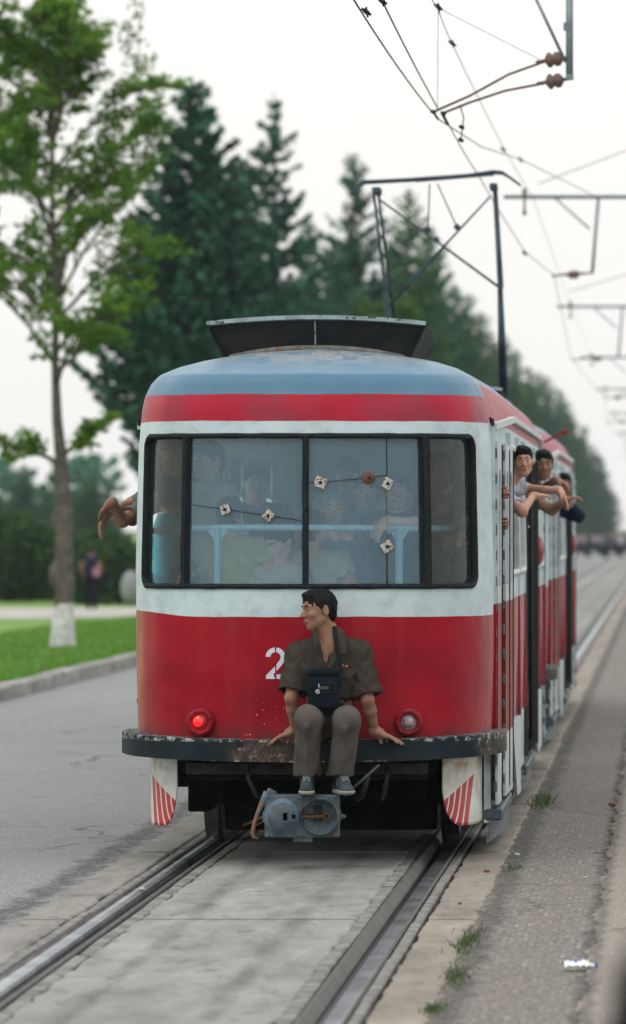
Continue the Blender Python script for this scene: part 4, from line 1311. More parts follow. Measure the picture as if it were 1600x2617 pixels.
tag(blades('grass', P, .07, .012, M['blade']), kind='stuff')

# kerb of separate stones
kerb = empty('kerb', (-5.5, 0, 0), kind='structure')
kmesh = None
y = 6.0; i = 0
while y < 330:
    Lk = 1.0 if y < 150 else 4.0
    z = .155 + random.uniform(-.008, .008)
    x = -5.43 + random.uniform(-.012, .012)
    mb = MB(); mb.box((x - .11, y + Lk / 2, z / 2 - .08), (.11, Lk / 2 - .008, z / 2 + .08), None, .02)
    mb.build('kerb_stone', M['kerb'], kerb); y += Lk; i += 1
mb = MB(); mb.box((-5.54, 900, .0), (.11, 569, .15)); mb.build('kerb_run', M['kerb'], kerb)

# ---- the tram track
track = empty('track', (0, 0, 0), kind='structure')
mb = MB(); mb.box((0, 785, -.11), (1.19, 820, .05)); mb.build('track_bed', M['dirt'], track)
def rough_slab(x0, x1, y0, y1, z, mat, jag):
    """a slab with crumbled long edges; jag = (left, right)"""
    n = max(4, int((y1 - y0) / .12)) if y0 < 12 else 3
    ys = np.linspace(y0, y1, n + 1)
    def edge(x, j, s):
        return [x + s * j * (abs(math.sin(q * 2.3 + x * 9) * math.sin(q * 5.1 + x)) * .6 + .4 * random.random() + .8 * random.random() ** 6) for q in ys]
    L, R = edge(x0, jag[0], 1), edge(x1, jag[1], -1)
    vs = []; fs = []
    for i, q in enumerate(ys):
        vs += [(L[i], q, z - .12), (L[i], q, z - .008), (L[i] + .012, q, z), (R[i] - .012, q, z), (R[i], q, z - .008), (R[i], q, z - .12)]
    for i in range(n):
        for k in range(5): fs.append((i * 6 + k, i * 6 + k + 1, i * 6 + 7 + k, i * 6 + 6 + k))
    fs += [(0, 1, 2, 3, 4, 5), tuple(n * 6 + k for k in range(6))[::-1]]
    mb = MB(); mb._add(vs, fs)
    return mb.build('slab', mat, track)
joints = [-18.0, -12.2, -4.2, 1.25, 6.7] + [6.7 + 5.4 * k for k in range(1, 16)] + [87.7 + 40, 87.7 + 120, 300, 700, 1600]
GC, GL = .560, .885
for i, (a, b_) in enumerate(zip(joints[:-1], joints[1:])):
    g = .05 if b_ < 90 else 0
    zc = random.uniform(-.003, .003)
    rough_slab(-GC, GC, a + g, b_ - g, zc, M['conc'], (.03, .03))
    rough_slab(-1.16, -GL, a + g, b_ - g, zc, M['conc_l'], (.045, .02))
    rough_slab(GL, 1.15, a + g, b_ - g, zc, M['conc_r'], (.02, .03))
def extrude(name, prof, mat, parent, y0=-30, y1=1500, ys=None, wob=None, smooth=False):
    ys = ys or [y0, y1]
    k = len(prof); vs = []; fs = []
    for q in ys:
        for j, (x, z) in enumerate(prof):
            dx, dz = wob(q, j) if wob else (0, 0)
            vs.append((x + dx, q, z + dz))
    for i in range(len(ys) - 1):
        for j in range(k):
            j2 = (j + 1) % k; fs.append((i * k + j, i * k + j2, (i + 1) * k + j2, (i + 1) * k + j))
    fs += [tuple(range(k)), tuple((len(ys) - 1) * k + j for j in range(k))[::-1]]
    mb = MB(); mb._add(vs, fs, smooth); return mb.build(name, mat, parent)
for sg in (-1, 1):
    r = empty('rail', (0, 0, 0)); r.parent = track
    g = .7175
    extrude('rail_head', [(sg * a, b_) for a, b_ in ((g, -.06), (g, -.020), (g + .010, -.008), (g + .040, -.004), (g + .072, -.006), (g + .084, .002), (g + .084, -.06))], M['steel'], r)
    extrude('rail_edge', [(sg * a, b_) for a, b_ in ((g + .0845, -.06), (g + .0845, .004), (g + .093, .008), (g + .100, .003), (g + .100, -.06))], M['rail_side'], r)
    extrude('rail_groove', [(sg * a, b_) for a, b_ in ((g - .040, -.07), (g - .040, -.046), (g - .001, -.046), (g - .001, -.07))], M['rail_dark'], r)
    extrude('rail_lip', [(sg * a, b_) for a, b_ in ((g - .100, -.06), (g - .100, .004), (g - .094, .010), (g - .078, .010), (g - .044, -.034), (g - .042, -.06))], M['rail_side'], r)
    # crumbling filler strips on both sides, broken in lengths
    for (xa, xb, seed) in ((g - .175, g - .112, 3), (g + .108, g + .158, 5)):
        y = -16.0
        while y < 30:
            Ls = random.uniform(.8, 3.0)
            ys = [y]
            while ys[-1] < y + Ls: ys.append(ys[-1] + random.uniform(.6, 1.6))
            offs = {q: [random.gauss(0, .0018) for _ in range(14)] for q in ys}
            tilt = random.uniform(-.008, .004)
            if random.random() < 1.1:
                def wob(q, j, offs=offs, tilt=tilt): o = offs[q]; return (o[j] + o[12] * 1.5, o[j + 6] * .5 + tilt)
                pr = [(xa, -.05), (xa, .0), (xa + .010, .004), (xb - .010, .006), (xb, .0), (xb, -.05)]
                extrude('filler_strip', [(sg * a, b_) for a, b_ in pr], M['filler'], track, ys=ys, wob=wob)
            y = ys[-1] + random.uniform(.005, .02)
        extrude('filler_strip', [(sg * a, b_) for a, b_ in ((xa, -.05), (xa, .003), (xb, .003), (xb, -.05))], M['filler'], track, ys=[y, 1500])

# ---- weeds, rubbish and stones
M['weed'] = leaf_mat('dusty_weed_green', (.10, .15, .06), (.06, .10, .04), .3, 6)
def tuft(px, py, n, rx, ry, h):
    s = (py - 1350) / 1.95; Y = 13333 / s + CY
    c = at(px, py, Y)
    P = np.stack([c.x + rng.normal(0, rx, n), c.y + rng.normal(0, ry, n), np.zeros(n)], 1)
    return c, P
for (px, py, n_, rx, ry, h, lab) in ((1195, 2412, 170, .03, .33, .09, 'long green weed tuft in the slab seam level with the paper wrapper'),
                                     (1160, 2500, 130, .03, .30, .07, 'low green weed tuft in the seam just in front of the longest tuft'),
                                     (1108, 2580, 120, .02, .12, .05, 'small sparse weed tuft in the seam at the bottom of the picture'),
                                     (1385, 2052, 140, .04, .5, .13, 'green weed tuft on the concrete edge beside the front tram door'),
                                     (1308, 2222, 60, .03, .2, .05, 'thin weed tuft in the seam between the tall tuft and door')):
    c, P = tuft(px, py, n_, rx, ry, h)
    o = blades('weed_tuft', P, h * .5, .008, M['weed'], 1.0)
    tag(o, lab, 'weed', 'weeds along the track edge', 'stuff')
def stone(px, py, r, mat, name, lab, grp):
    s = (py - 1350) / 1.95; Y = 13333 / s + CY; c = at(px, py, Y)
    r = r * .72; q = Sdf(); q.ell((c.x, c.y, r * .5), (r * 1.2, r, r * .6), k=.01); q.ell((c.x + r * .6, c.y + .2 * r, r * .4), (r * .6, r * .7, r * .4), k=.01)
    o = q.mesh(name, r / 4, mat); tag(o, lab, 'stone', grp)
M['brick_bit'] = pm('brown_pebble', (.20, .10, .07), (.14, .08, .06), 40, .8)
M['pale_bit'] = pm('pale_pebble', (.5, .48, .44), (.35, .34, .3), 40, .8)
stone(1565, 2060, .035, M['brick_bit'], 'pebble', 'brown pebble lying on the asphalt far right of the tram door', 'loose pebbles')
stone(1243, 2229, .022, M['brick_bit'], 'pebble', 'dark brown pebble on the tan concrete strip beside the right rail', 'loose pebbles')
stone(1320, 2187, .022, M['pale_bit'], 'pebble', 'larger white pebble on the seam between concrete and asphalt', 'loose pebbles')
stone(1298, 2184, .014, M['pale_bit'], 'pebble', 'small white pebble just beside the larger white pebble', 'loose pebbles')
stone(1495, 2245, .014, M['pale_bit'], 'pebble', 'white pebble alone on the asphalt strip behind the wrapper', 'loose pebbles')
stone(1174, 2311, .013, M['brick_bit'], 'pebble', 'tiny reddish pebble in the middle of the tan concrete strip', 'loose pebbles')
stone(362, 2275, .020, M['pale_bit'], 'pebble', 'pale pebble resting beside the left rail head', 'loose pebbles')
s_ = (2475 - 1350) / 1.95; Yw = 13333 / s_ + CY; c = at(1470, 2475, Yw)
M['wrap_w'] = pm('white_wrapper_paper', (.75, .78, .82), (.62, .68, .75), 50, .4)
M['wrap_b'] = pm('blue_wrapper_print', (.03, .08, .28), (.05, .10, .30), 50, .4)
wr = empty('wrapper', (c.x, c.y, .0), 'crumpled white and blue paper wrapper lying on the asphalt', 'wrapper')
a = math.radians(12); R = Matrix.Rotation(a, 3, 'Z')
def wv(x, y, z): return R @ Vector((x, y, z)) + Vector((c.x, c.y, 0))
mb = MB()
G = []
for i in range(9):
    for j in range(4):
        x = -.055 + .11 * i / 8; y = -.05 + .10 * j / 3
        G.append(wv(x, y * (1 + .1 * math.sin(i * 2)), .008 + .012 * abs(math.sin(i * 1.3 + j)) + .018 * (j == 1 or j == 2)))
mb._add(G, [(i * 4 + j, i * 4 + j + 1, i * 4 + j + 5, i * 4 + j + 4) for i in range(8) for j in range(3)])
w_ = mb.build('paper_sheet', M['wrap_w'], wr)
mb = MB(); mb._add([g + Vector((0, 0, .003)) for g in [G[i * 4 + j] for i in range(2, 7) for j in (1, 2)]], [(2 * i, 2 * i + 1, 2 * i + 3, 2 * i + 2) for i in range(4)]); mb.build('blue_print', M['wrap_b'], wr)
mb = MB(); mb.box(wv(.072, .005, .012), (.014, .03, .008), R, .004); mb.build('twisted_end', M['wrap_w'], wr)
mb = MB(); mb.box(wv(.088, .0, .014), (.008, .022, .009), R, .003); mb.build('blue_tip', M['wrap_b'], wr)
print('ground', round(time.time() - T0, 1))

# ================================================================ trees
M['bark'] = pm('grey_brown_bark', (.13, .115, .10), (.075, .065, .058), 9, .9, 0, .02)
M['bark_dark'] = pm('dark_bark', (.06, .055, .05), (.035, .03, .028), 6, .9)
M['limewash'] = pm('limewash', (.60, .60, .62), (.42, .42, .43), 7, .85, third=(.2, .18, .16), third_lo=.6, third_hi=.66)
M['ginkgo'] = leaf_mat('ginkgo_leaves', (.19, .34, .042), (.085, .20, .030), .45)
M['broad'] = leaf_mat('pale_green_leaves', (.10, .21, .05), (.06, .14, .04), .4)
M['fir'] = leaf_mat('dark_conifer_needles', (.030, .110, .074), (.055, .165, .100), .18)
M['fir2'] = leaf_mat('bluish_conifer_needles', (.034, .120, .078), (.055, .165, .095), .18)
M['fir3'] = leaf_mat('yellow_green_conifer_needles', (.080, .20, .050), (.042, .14, .055), .2)
M['hedge'] = leaf_mat('hedge_leaves', (.035, .085, .035), (.06, .13, .04), .2)

def cards(name, P, size, mat, parent, flat=.35, aspect=1.0, axis=None, jit=.5):
    """many small four-cornered leaves at points P, folded along the middle"""
    n = len(P)
    N = rng.normal(0, 1, (n, 3)); N[:, 2] = np.abs(N[:, 2]) + flat
    N /= np.linalg.norm(N, axis=1)[:, None]
    if axis is None:
        A = rng.normal(0, 1, (n, 3))
    else: A = axis + rng.normal(0, jit, (n, 3))
    A -= (A * N).sum(1)[:, None] * N; A /= np.linalg.norm(A, axis=1)[:, None] + 1e-9
    B = np.cross(N, A)
    s = size * rng.uniform(.6, 1.3, n)[:, None]
    V = np.stack([P - A * s * aspect * .6, P + B * s * .5 , P + A * s * aspect * .6, P - B * s * .5], 1).reshape(-1, 3)
    return mesh_np(name, V.astype(np.float32), np.arange(4 * n).reshape(n, 4), mat, parent)

def limb_pts(a, b, sag=0.0, n=5, wob=.03):
    P = []
    for i in range(n + 1):
        t = i / n
        p = a.lerp(b, t); p.z -= sag * 4 * t * (1 - t)
        if 0 < i: p += Vector([random.uniform(-wob, wob) for _ in range(3)])
        P.append(p)
    return P

def ginkgo(base, H, name, lab, group, dens=1.0, seed=3, spread=1.0, lime=True):
    random.seed(seed)
    t = empty(name, base, lab, 'tree', group)
    b = Vector(base)
    tr = [b + Vector(q) for q in ((0, 0, -.1), (.01, 0, .3), (.03, 0, .9), (.03, 0, 1.8), (0, 0, 2.8), (-.09, .02, 3.7), (-.12, 0, 4.6), (-.10, .03, 5.6), (-.16, 0, 6.8), (-.18, 0, 8.2), (-.24, 0, 9.4), (-.2, 0, H))]
    rr = [.17, .15, .14, .135, .105, .080, .060, .050, .042, .032, .020, .008]
    mb = MB(); mb.tube(tr[1:], rr[1:], 12)
    limbs = []
    for (p, q) in (((.0, 0, 1.05), .10), ((-.08, .02, 1.5), .07)):
        pass
    leafP = []
    def branch(s, d, L, r, depth):
        e = s + d * L
        pts = limb_pts(s, e, -.05 * L if depth < 2 else .0, 5, .035 * L)
        mb.tube(pts, [r * (1 - .75 * i / 5) for i in range(6)], 6)
        if depth >= 1:
            for i in range(1, 6):
                n = int((14 if depth == 1 else 20) * dens)
                c = pts[i]
                for _ in range(int(n * .32)):
                    leafP.append((c.x + random.gauss(0, .068), c.y + random.gauss(0, .068), c.z + random.gauss(0, .03)))
        if depth < 2:
            k = 7 if depth == 0 else 3
            for i in range(k):
                tt = .25 + .75 * (i + random.random() * .6) / k
                idx = min(4, int(tt * 5)); sp = pts[idx].lerp(pts[idx + 1], tt * 5 - idx if tt < 1 else 1)
                nd = (d + Vector([random.uniform(-.95, .95), random.uniform(-.95, .95), random.uniform(-.45, .55)])).normalized()
                branch(sp, nd, L * random.uniform(.32, .55), r * .45, depth + 1)
    zs = [2.95, 3.05] + list(np.linspace(4.2, H - .5, 34))
    for i, z in enumerate(zs):
        k = z / H
        sp = Vector([np.interp(z, [q.z - b.z for q in tr], [q[j] for q in tr]) for j in (0, 1)] + [b.z + z])
        ang = i * 2.39996 + random.uniform(-.4, .4)
        el = random.uniform(.15, .75) + .45 * k
        L = (np.interp(z, [2.9, 4.5, 6.5, 7.8, 8.8, 9.6, H], [.9, 1.9, 2.2, 2.0, 1.25, .5, .15])) * random.uniform(.75, 1.15) * spread
        if z < 3.2: L = (1.2, .7)[i % 2]; el = (.35, .7)[i % 2]; ang = (3.1, .2)[i % 2]
        d = Vector((math.cos(ang) * math.cos(el), math.sin(ang) * math.cos(el), math.sin(el)))
        branch(sp, d, L, .05 * (1.1 - .7 * k), 0)
    mb.build('trunk', M['bark'], t)
    if lime:
        q = Sdf()
        q.cap(b + Vector((.01, 0, -.2)), b + Vector((.03, 0, 1.0)), .165, .148, .05)
        for a in (0.4, 2.0, 3.3, 4.7): q.cap(b + Vector((.20 * math.cos(a), .20 * math.sin(a), -.18)), b + Vector((.07 * math.cos(a), .07 * math.sin(a), .55)), .05, .075, .07)
        q.mesh('limewashed_base', .02, M['limewash'], t, clip={2: (b.z - .1, b.z + .78)})
        q = Sdf(); q.cap(b + Vector((.02, 0, .6)), b + Vector((.03, 0, 2.2)), .150, .134, .03)
        q.ell(b + Vector((-.11, -.05, 1.2)), (.10, .10, .20), k=.08); q.ell(b + Vector((.11, -.05, 1.05)), (.07, .08, .13), k=.08); q.ell(b + Vector((-.10, -.02, 3.0 - .9)), (.08, .08, .14), k=.06)
        q.mesh('trunk_burl', .02, M['bark'], t)
    o = cards('crown', np.array(leafP), .072, M['ginkgo'], t, .2)
    return t
gb = at(160, 1640, 52.6)
ginkgo((gb.x, 52.6, .0), 10.5, 'ginkgo_tree', 'young ginkgo street tree with whitewashed trunk base on the lawn', None, 1.25, 11)

def one_conifer(mb, name, H, R, n_leaf, whorl, droop, up, mat, seed, irregular=.3, base=.12, top_bare=.0, size=.11):
    """returns (trunk mesh object data, crown data) standing at the origin"""
    r_ = np.random.default_rng(seed); random.seed(seed)
    P = []; A = []
    z = H * base; ends = []
    while z < H * .985:
        k = z / H
        nb = 7 if k < .8 else 5
        for j in range(nb):
            a = r_.uniform(0, 2 * math.pi)
            L = R * (1 - k) ** .72 * r_.uniform(1 - irregular, 1 + irregular * .6) + .12
            if k < .3: L *= .8 + .6 * k
            d = np.array([math.cos(a), math.sin(a)])
            ends.append((z, d, L))
            m_ = 5; pts = []
            for i in range(m_ + 1):
                t = i / m_
                zz = z - droop * L * t + up * L * t * t
                pts.append(Vector((d[0] * L * t, d[1] * L * t, zz)))
            mb.tube(pts, [.035 * (1 - k) + .008 - .004 * i / m_ for i in range(m_ + 1)], 4, cap=False)
        z += whorl * (1 - .45 * k) * r_.uniform(.8, 1.2)
    w = np.array([e[2] for e in ends]); w = w ** 1.5 / (w ** 1.5).sum()
    idx = r_.choice(len(ends), n_leaf, p=w)
    E = ends
    Zb = np.array([e[0] for e in E])[idx]; D = np.array([e[1] for e in E])[idx]; L = np.array([e[2] for e in E])[idx]
    t = r_.beta(1.6, 1.1, n_leaf)
    side = r_.normal(0, 1, n_leaf) * .16 * L * (1.05 - t) + r_.normal(0, .03, n_leaf)
    X = D[:, 0] * L * t - D[:, 1] * side; Y = D[:, 1] * L * t + D[:, 0] * side
    Z = Zb - droop * L * t + up * L * t * t - np.abs(r_.normal(0, .07, n_leaf)) - np.abs(side) * .25
    return np.stack([X, Y, Z], 1), np.stack([D[:, 0], D[:, 1], np.full(n_leaf, -.2)], 1)
def conifer_meshes(name, H, R, n_leaf, leaders=(), **kw):
    """a conifer, possibly with several leaders rising beside the main one"""
    mb = MB(); mb.tube([(0, 0, -1), (0, 0, H * .3), (.04, 0, H * .7), (0, 0, H)], [.22, .17, .09, .015], 8)
    P = []; A = []
    main = n_leaf if not leaders else int(n_leaf * .4)
    p, q = one_conifer(mb, name, H, R, main, **kw); P.append(p); A.append(q)
    for i, (dx, dy, hf, rf) in enumerate(leaders):
        kw2 = dict(kw); kw2['seed'] = kw['seed'] + 31 * (i + 1)
        m2 = MB(); p, q = one_conifer(m2, name, H * hf, R * rf, int(n_leaf * .6 / len(leaders)), **kw2)
        lean = np.clip(p[:, 2:3] / (H * hf), 0, 1) ** .7
        P.append(p + np.array([[dx, dy, 0]]) * lean); A.append(q)
        mb.tube([(0, 0, H * .1), (dx * .6, dy * .6, H * .3), (dx, dy, H * hf * .7), (dx, dy, H * hf)], [.12, .10, .06, .01], 6)
        b0 = len(mb.v)
        mb.v += [(x + dx * min(1, max(0, z / (H * hf))) ** .7, y + dy * min(1, max(0, z / (H * hf))) ** .7, z) for x, y, z in m2.v]
        mb.f += [tuple(b0 + j for j in f) for f in m2.f]; mb.sm += m2.sm
    return mb, np.concatenate(P), np.concatenate(A)
kinds = {
    'broad': dict(H=13, R=2.2, n_leaf=33000, whorl=.34, droop=-.10, up=.55, mat='fir', seed=5, irregular=.8, base=.36, leaders=((-.55, .1, .90, .7), (.75, -.2, .84, .75), (-1.15, .3, .68, .7), (1.35, .2, .66, .65), (.2, -.5, .95, .4))),
    'spire': dict(H=14.2, R=2.3, n_leaf=17000, whorl=.50, droop=.22, up=.55, mat='fir', seed=9, irregular=.95, base=.12),
    'row': dict(H=15.5, R=2.9, n_leaf=42000, whorl=.36, droop=.0, up=.42, mat='fir2', seed=14, irregular=.8, base=.08, leaders=((.9, .4, .82, .8), (-.9, -.3, .74, .85), (.3, -1.2, .62, .9))),
    'row2': dict(H=15.5, R=3.0, n_leaf=42000, whorl=.34, droop=-.05, up=.45, mat='fir3', seed=21, irregular=.8, base=.08, leaders=((-.8, .4, .86, .8), (1.0, -.3, .78, .85), (-1.4, -.9, .6, .8))),
}
protos = {}
def conifer(kind, x, y, H, rot, lab, group, wide=1.0, z0=-.25):
    kd = kinds[kind]
    sc = H / kd['H']
    if kind not in protos:
        t = empty('conifer_tree', (0, 0, 0), lab, 'tree', group)
        mb, P, A = conifer_meshes('c', **kd)
        mb.build('trunk', M['bark_dark'], t)
        cards('crown', P, .155, M[kd['mat']], t, .4, 1.3, A, .5)
        protos[kind] = t
        o = t
    else:
        o = protos[kind].copy(); C.objects.link(o)
        for ch in protos[kind].children:
            c_ = ch.copy(); C.objects.link(c_); c_.parent = o
        tag(o, lab, 'tree', group)
    o.location = (x, y, z0); o.rotation_euler = (0, 0, rot); o.scale = (sc * wide, sc * wide, sc)
    return o
GR = 'conifers in a row beside the road'
def ct(kind, px, top, X, lab, rot, wide=1.0):
    s = (1695 - px) / (CX - X)
    H = CZ + (1350 - top) / s + .25
    return conifer(kind, X, 13333 / s + CY, H, rot, lab, GR, wide)
ct('broad', 490, 195, -9.4, 'broad dark conifer with ragged top, beside the ginkgo', .4, 1.2)
ct('spire', 700, 235, -9.3, 'conifer with a thin bare spire and upturned tips', 1.2, .95)
ct('broad', 610, 400, -10.5, 'dark bushy conifer filling the gap left of the spired tree', 2.6, 1.15)
ct('row', 905, 385, -9.1, 'thin topped conifer rising between the spired tree and pantograph', 2.2, 1.0)
ct('row', 790, 560, -10.0, 'low dark conifer just right of the spired tree', 3.0, 1.05)
ct('row2', 1040, 470, -9.2, 'green conifer showing through the middle of the pantograph', .9, .9)
ct('row', 1125, 640, -9.3, 'dark conifer behind the right arm of the pantograph', 4.1, .8)
ct('row2', 1200, 740, -9.2, 'conifer just right of the pantograph post, above the roof', 5.0, .85)
ct('row', 860, 620, -8.3, 'dark conifer low behind the roof scoop right of the spired tree', 1.1, 1.0)
ct('row2', 1090, 560, -11.5, 'green conifer between the pantograph arms, behind the others', 2.1, 1.0)
ct('row', 1160, 720, -8.0, 'dark conifer hiding behind the pantograph lower post', .6, .9)
ct('row2', 1235, 790, -10.5, 'conifer rising behind the gap next to the pantograph post', 3.9, 1.0)
ct('row', 1320, 890, -10.5, 'conifer behind the roof of the trailing car, half hidden', 2.9, 1.0)
ct('row2', 1375, 945, -10.5, 'hazy conifer in the back line above the trailing car', 1.4, 1.1)
ct('row', 1425, 990, -10.5, 'hazy conifer in the back line right of the trailing car', .4, 1.2)
ct('row', 1285, 850, -9.3, 'conifer above the rear end of the leading car roof', .2, .9)
ct('row2', 1350, 930, -9.2, 'conifer behind the second car roof', 1.9, .95)
ct('row', 1400, 960, -9.0, 'hazy conifer with pointed top right of the second car', 3.3, 1.0)
ct('row2', 1450, 1020, -9.0, 'hazy conifer second from the far end of the row', 4.4, 1.1)
ct('row', 1492, 1085, -8.6, 'pale hazy conifer near the far end of the row', 5.5, 1.3)
ct('row', 1530, 1160, -8.6, 'palest distant conifer at the far end of the row', .9, 1.5)

# round crowned pale trees between the conifers
def broadleaf(x, y, H, R, lab, mat, n, size, z0=-.25, group=None, name='leafy_tree', squash=1.0, lobes=9, seed=1):
    r_ = np.random.default_rng(seed); random.seed(seed)
    t = empty(name, (x, y, z0), lab, 'tree', group)
    mb = MB(); b = Vector((x, y, z0))
    mb.tube([b + Vector((0, 0, -.3)), b + Vector((.05, 0, H * .35)), b + Vector((0, .1, H * .75))], [.18, .13, .05], 8)
    P = []
    for i in range(lobes):
        a = r_.uniform(0, 6.28); rr = R * r_.uniform(.2, .7); cz = H * r_.uniform(.42, .85)
        c = np.array([x + rr * math.cos(a), y + rr * math.sin(a), z0 + cz]); rad = R * r_.uniform(.35, .6) * (1.15 - .5 * cz / H)
        mb.tube(limb_pts(b + Vector((0, 0, H * .35)), Vector(c), .1), [.07, .06, .05, .04, .03, .02], 5)
        m_ = n // lobes
        v = r_.normal(0, 1, (m_, 3)); v /= np.linalg.norm(v, axis=1)[:, None]
        q = v * (rad * r_.uniform(.35, 1.05, m_) ** .6)[:, None]; q[:, 2] *= squash
        P.append(c + q)
    mb.build('trunk', M['bark_dark'], t)
    cards('crown', np.concatenate(P), size, mat, t, .3)
    return t
p = at(985, 1350, 155); broadleaf(-8.3, 150, 11.2, 3.0, 'light green leafy tree behind the roof scoop', M['broad'], 16000, .16, seed=4)
broadleaf(-8.0, 215, 11, 3.2, 'light green leafy tree right of the pantograph post', M['broad'], 12000, .22, seed=12)

# shrubs
def shrub(cx, cy, rx, ry, h, lab, mat, n, size, z0, grp='shrubs behind the path', seed=2):
    r_ = np.random.default_rng(seed)
    P = []
    for i in range(14):
        a = r_.uniform(0, 6.28); q = math.sqrt(r_.uniform(0, 1)) * .75
        c = np.array([cx + rx * q * math.cos(a), cy + ry * q * math.sin(a), z0 + h * r_.uniform(.25, .72 - .25 * q)])
        rad = np.array([rx * .42, ry * .42, h * .36])
        m_ = n // 14; v = r_.normal(0, 1, (m_, 3)); v /= np.linalg.norm(v, axis=1)[:, None]
        w = c + v * rad * r_.uniform(.7, 1.05, (m_, 1)); w[:, 2] = np.maximum(w[:, 2], z0)
        P.append(w)
    t = empty('shrub', (cx, cy, z0), lab, 'shrub', grp)
    cards('foliage', np.concatenate(P), size, mat, t, .4)
    mb = MB()
    for k in range(5): mb.tube([(cx, cy, z0), (cx + rx * .4 * math.cos(k * 1.3), cy + ry * .4 * math.sin(k * 1.3), z0 + h * .5)], [.06, .02], 5)
    mb.build('stem', M['bark_dark'], t)
s120 = 13333 / (125 - CY)
def sx(px, Y): return at(px, 1350, Y).x
for i, (px, w, top, yy, lab, mt) in enumerate(((30, 130, 1300, 126, 'dark clipped shrub at the far left edge of the lawn', 'hedge'),
                               (140, 120, 1330, 130, 'dark shrub directly behind the ginkgo trunk', 'hedge'),
                               (262, 92, 1345, 121, 'round green bush behind the walking man', 'hedge'),
                               (-60, 120, 1280, 133, 'dark tall shrub cut off by the picture edge', 'hedge'))):
    s = 13333 / (yy - CY); top_z = CZ + (1350 - top) / s
    shrub(at(px, 1350, yy).x, yy, w / s, 1.4, top_z + .3, lab, M[mt], 9000, .13, -.27, seed=30 + i)
# far hazy conifers at the left
for i, (px, top, yy, wd) in enumerate(((5, 1270, 330, 1.1), (60, 1195, 350, .9), (120, 1250, 365, 1.1), (180, 1265, 340, 1.1), (232, 1225, 300, 1.15), (-30, 1240, 345, 1.0), (290, 1310, 420, 1.2))):
    s = 13333 / (yy - CY)
    H = CZ + (1350 - top) / s + .6
    lab = ['distant hazy conifer at the left picture edge', 'tallest distant hazy conifer with pointed top left of the ginkgo trunk', 'distant hazy conifer next to the tallest one', 'distant hazy conifer just behind the ginkgo trunk', 'dark reddish distant conifer right of the ginkgo trunk', 'distant hazy conifer half outside the left edge', 'faint distant conifer beside the tram corner'][i]
    conifer('row' if i % 2 else 'row2', at(px, 1350, yy).x, yy, H, i * .8, lab, 'distant conifers beyond the lawn', wd * 1.6, -.3)
q = Sdf(); b = at(335, 1450, 118); q.ell((b.x, 118, .25), (.30, .4, .50), k=.1); q.ell((b.x + .35, 118.2, .0), (.55, .4, .42), k=.1)
M['rock'] = pm('grey_rock', (.26, .28, .28), (.20, .21, .22), 3, .9)
tag(q.mesh('boulder', .05, M['rock']), 'pale grey boulder on the grass beside the round bush', 'boulder')
# the far edge of the park and fields: one distant mass of trees on each side
r_ = np.random.default_rng(77)
def treeline(x0, x1, y0, y1, n, seed):
    x = r_.uniform(x0, x1, n); yy = r_.uniform(y0, y1, n)
    hgt = 7.5 + 2.5 * np.sin(x * .09 + seed) + 2.0 * np.sin(x * .31 + seed * 2) + 1.0 * np.sin(x * .9)
    z = -.6 + hgt * r_.uniform(0, 1, n) ** .7
    o = cards('treeline', np.stack([x, yy, z], 1), 1.1, M['fir2'], None, .4)
    o['kind'] = 'stuff'
treeline(-420, -45, 400, 425, 26000, 1.0)
treeline(22, 420, 420, 445, 26000, 2.3)
print('trees', round(time.time() - T0, 1))

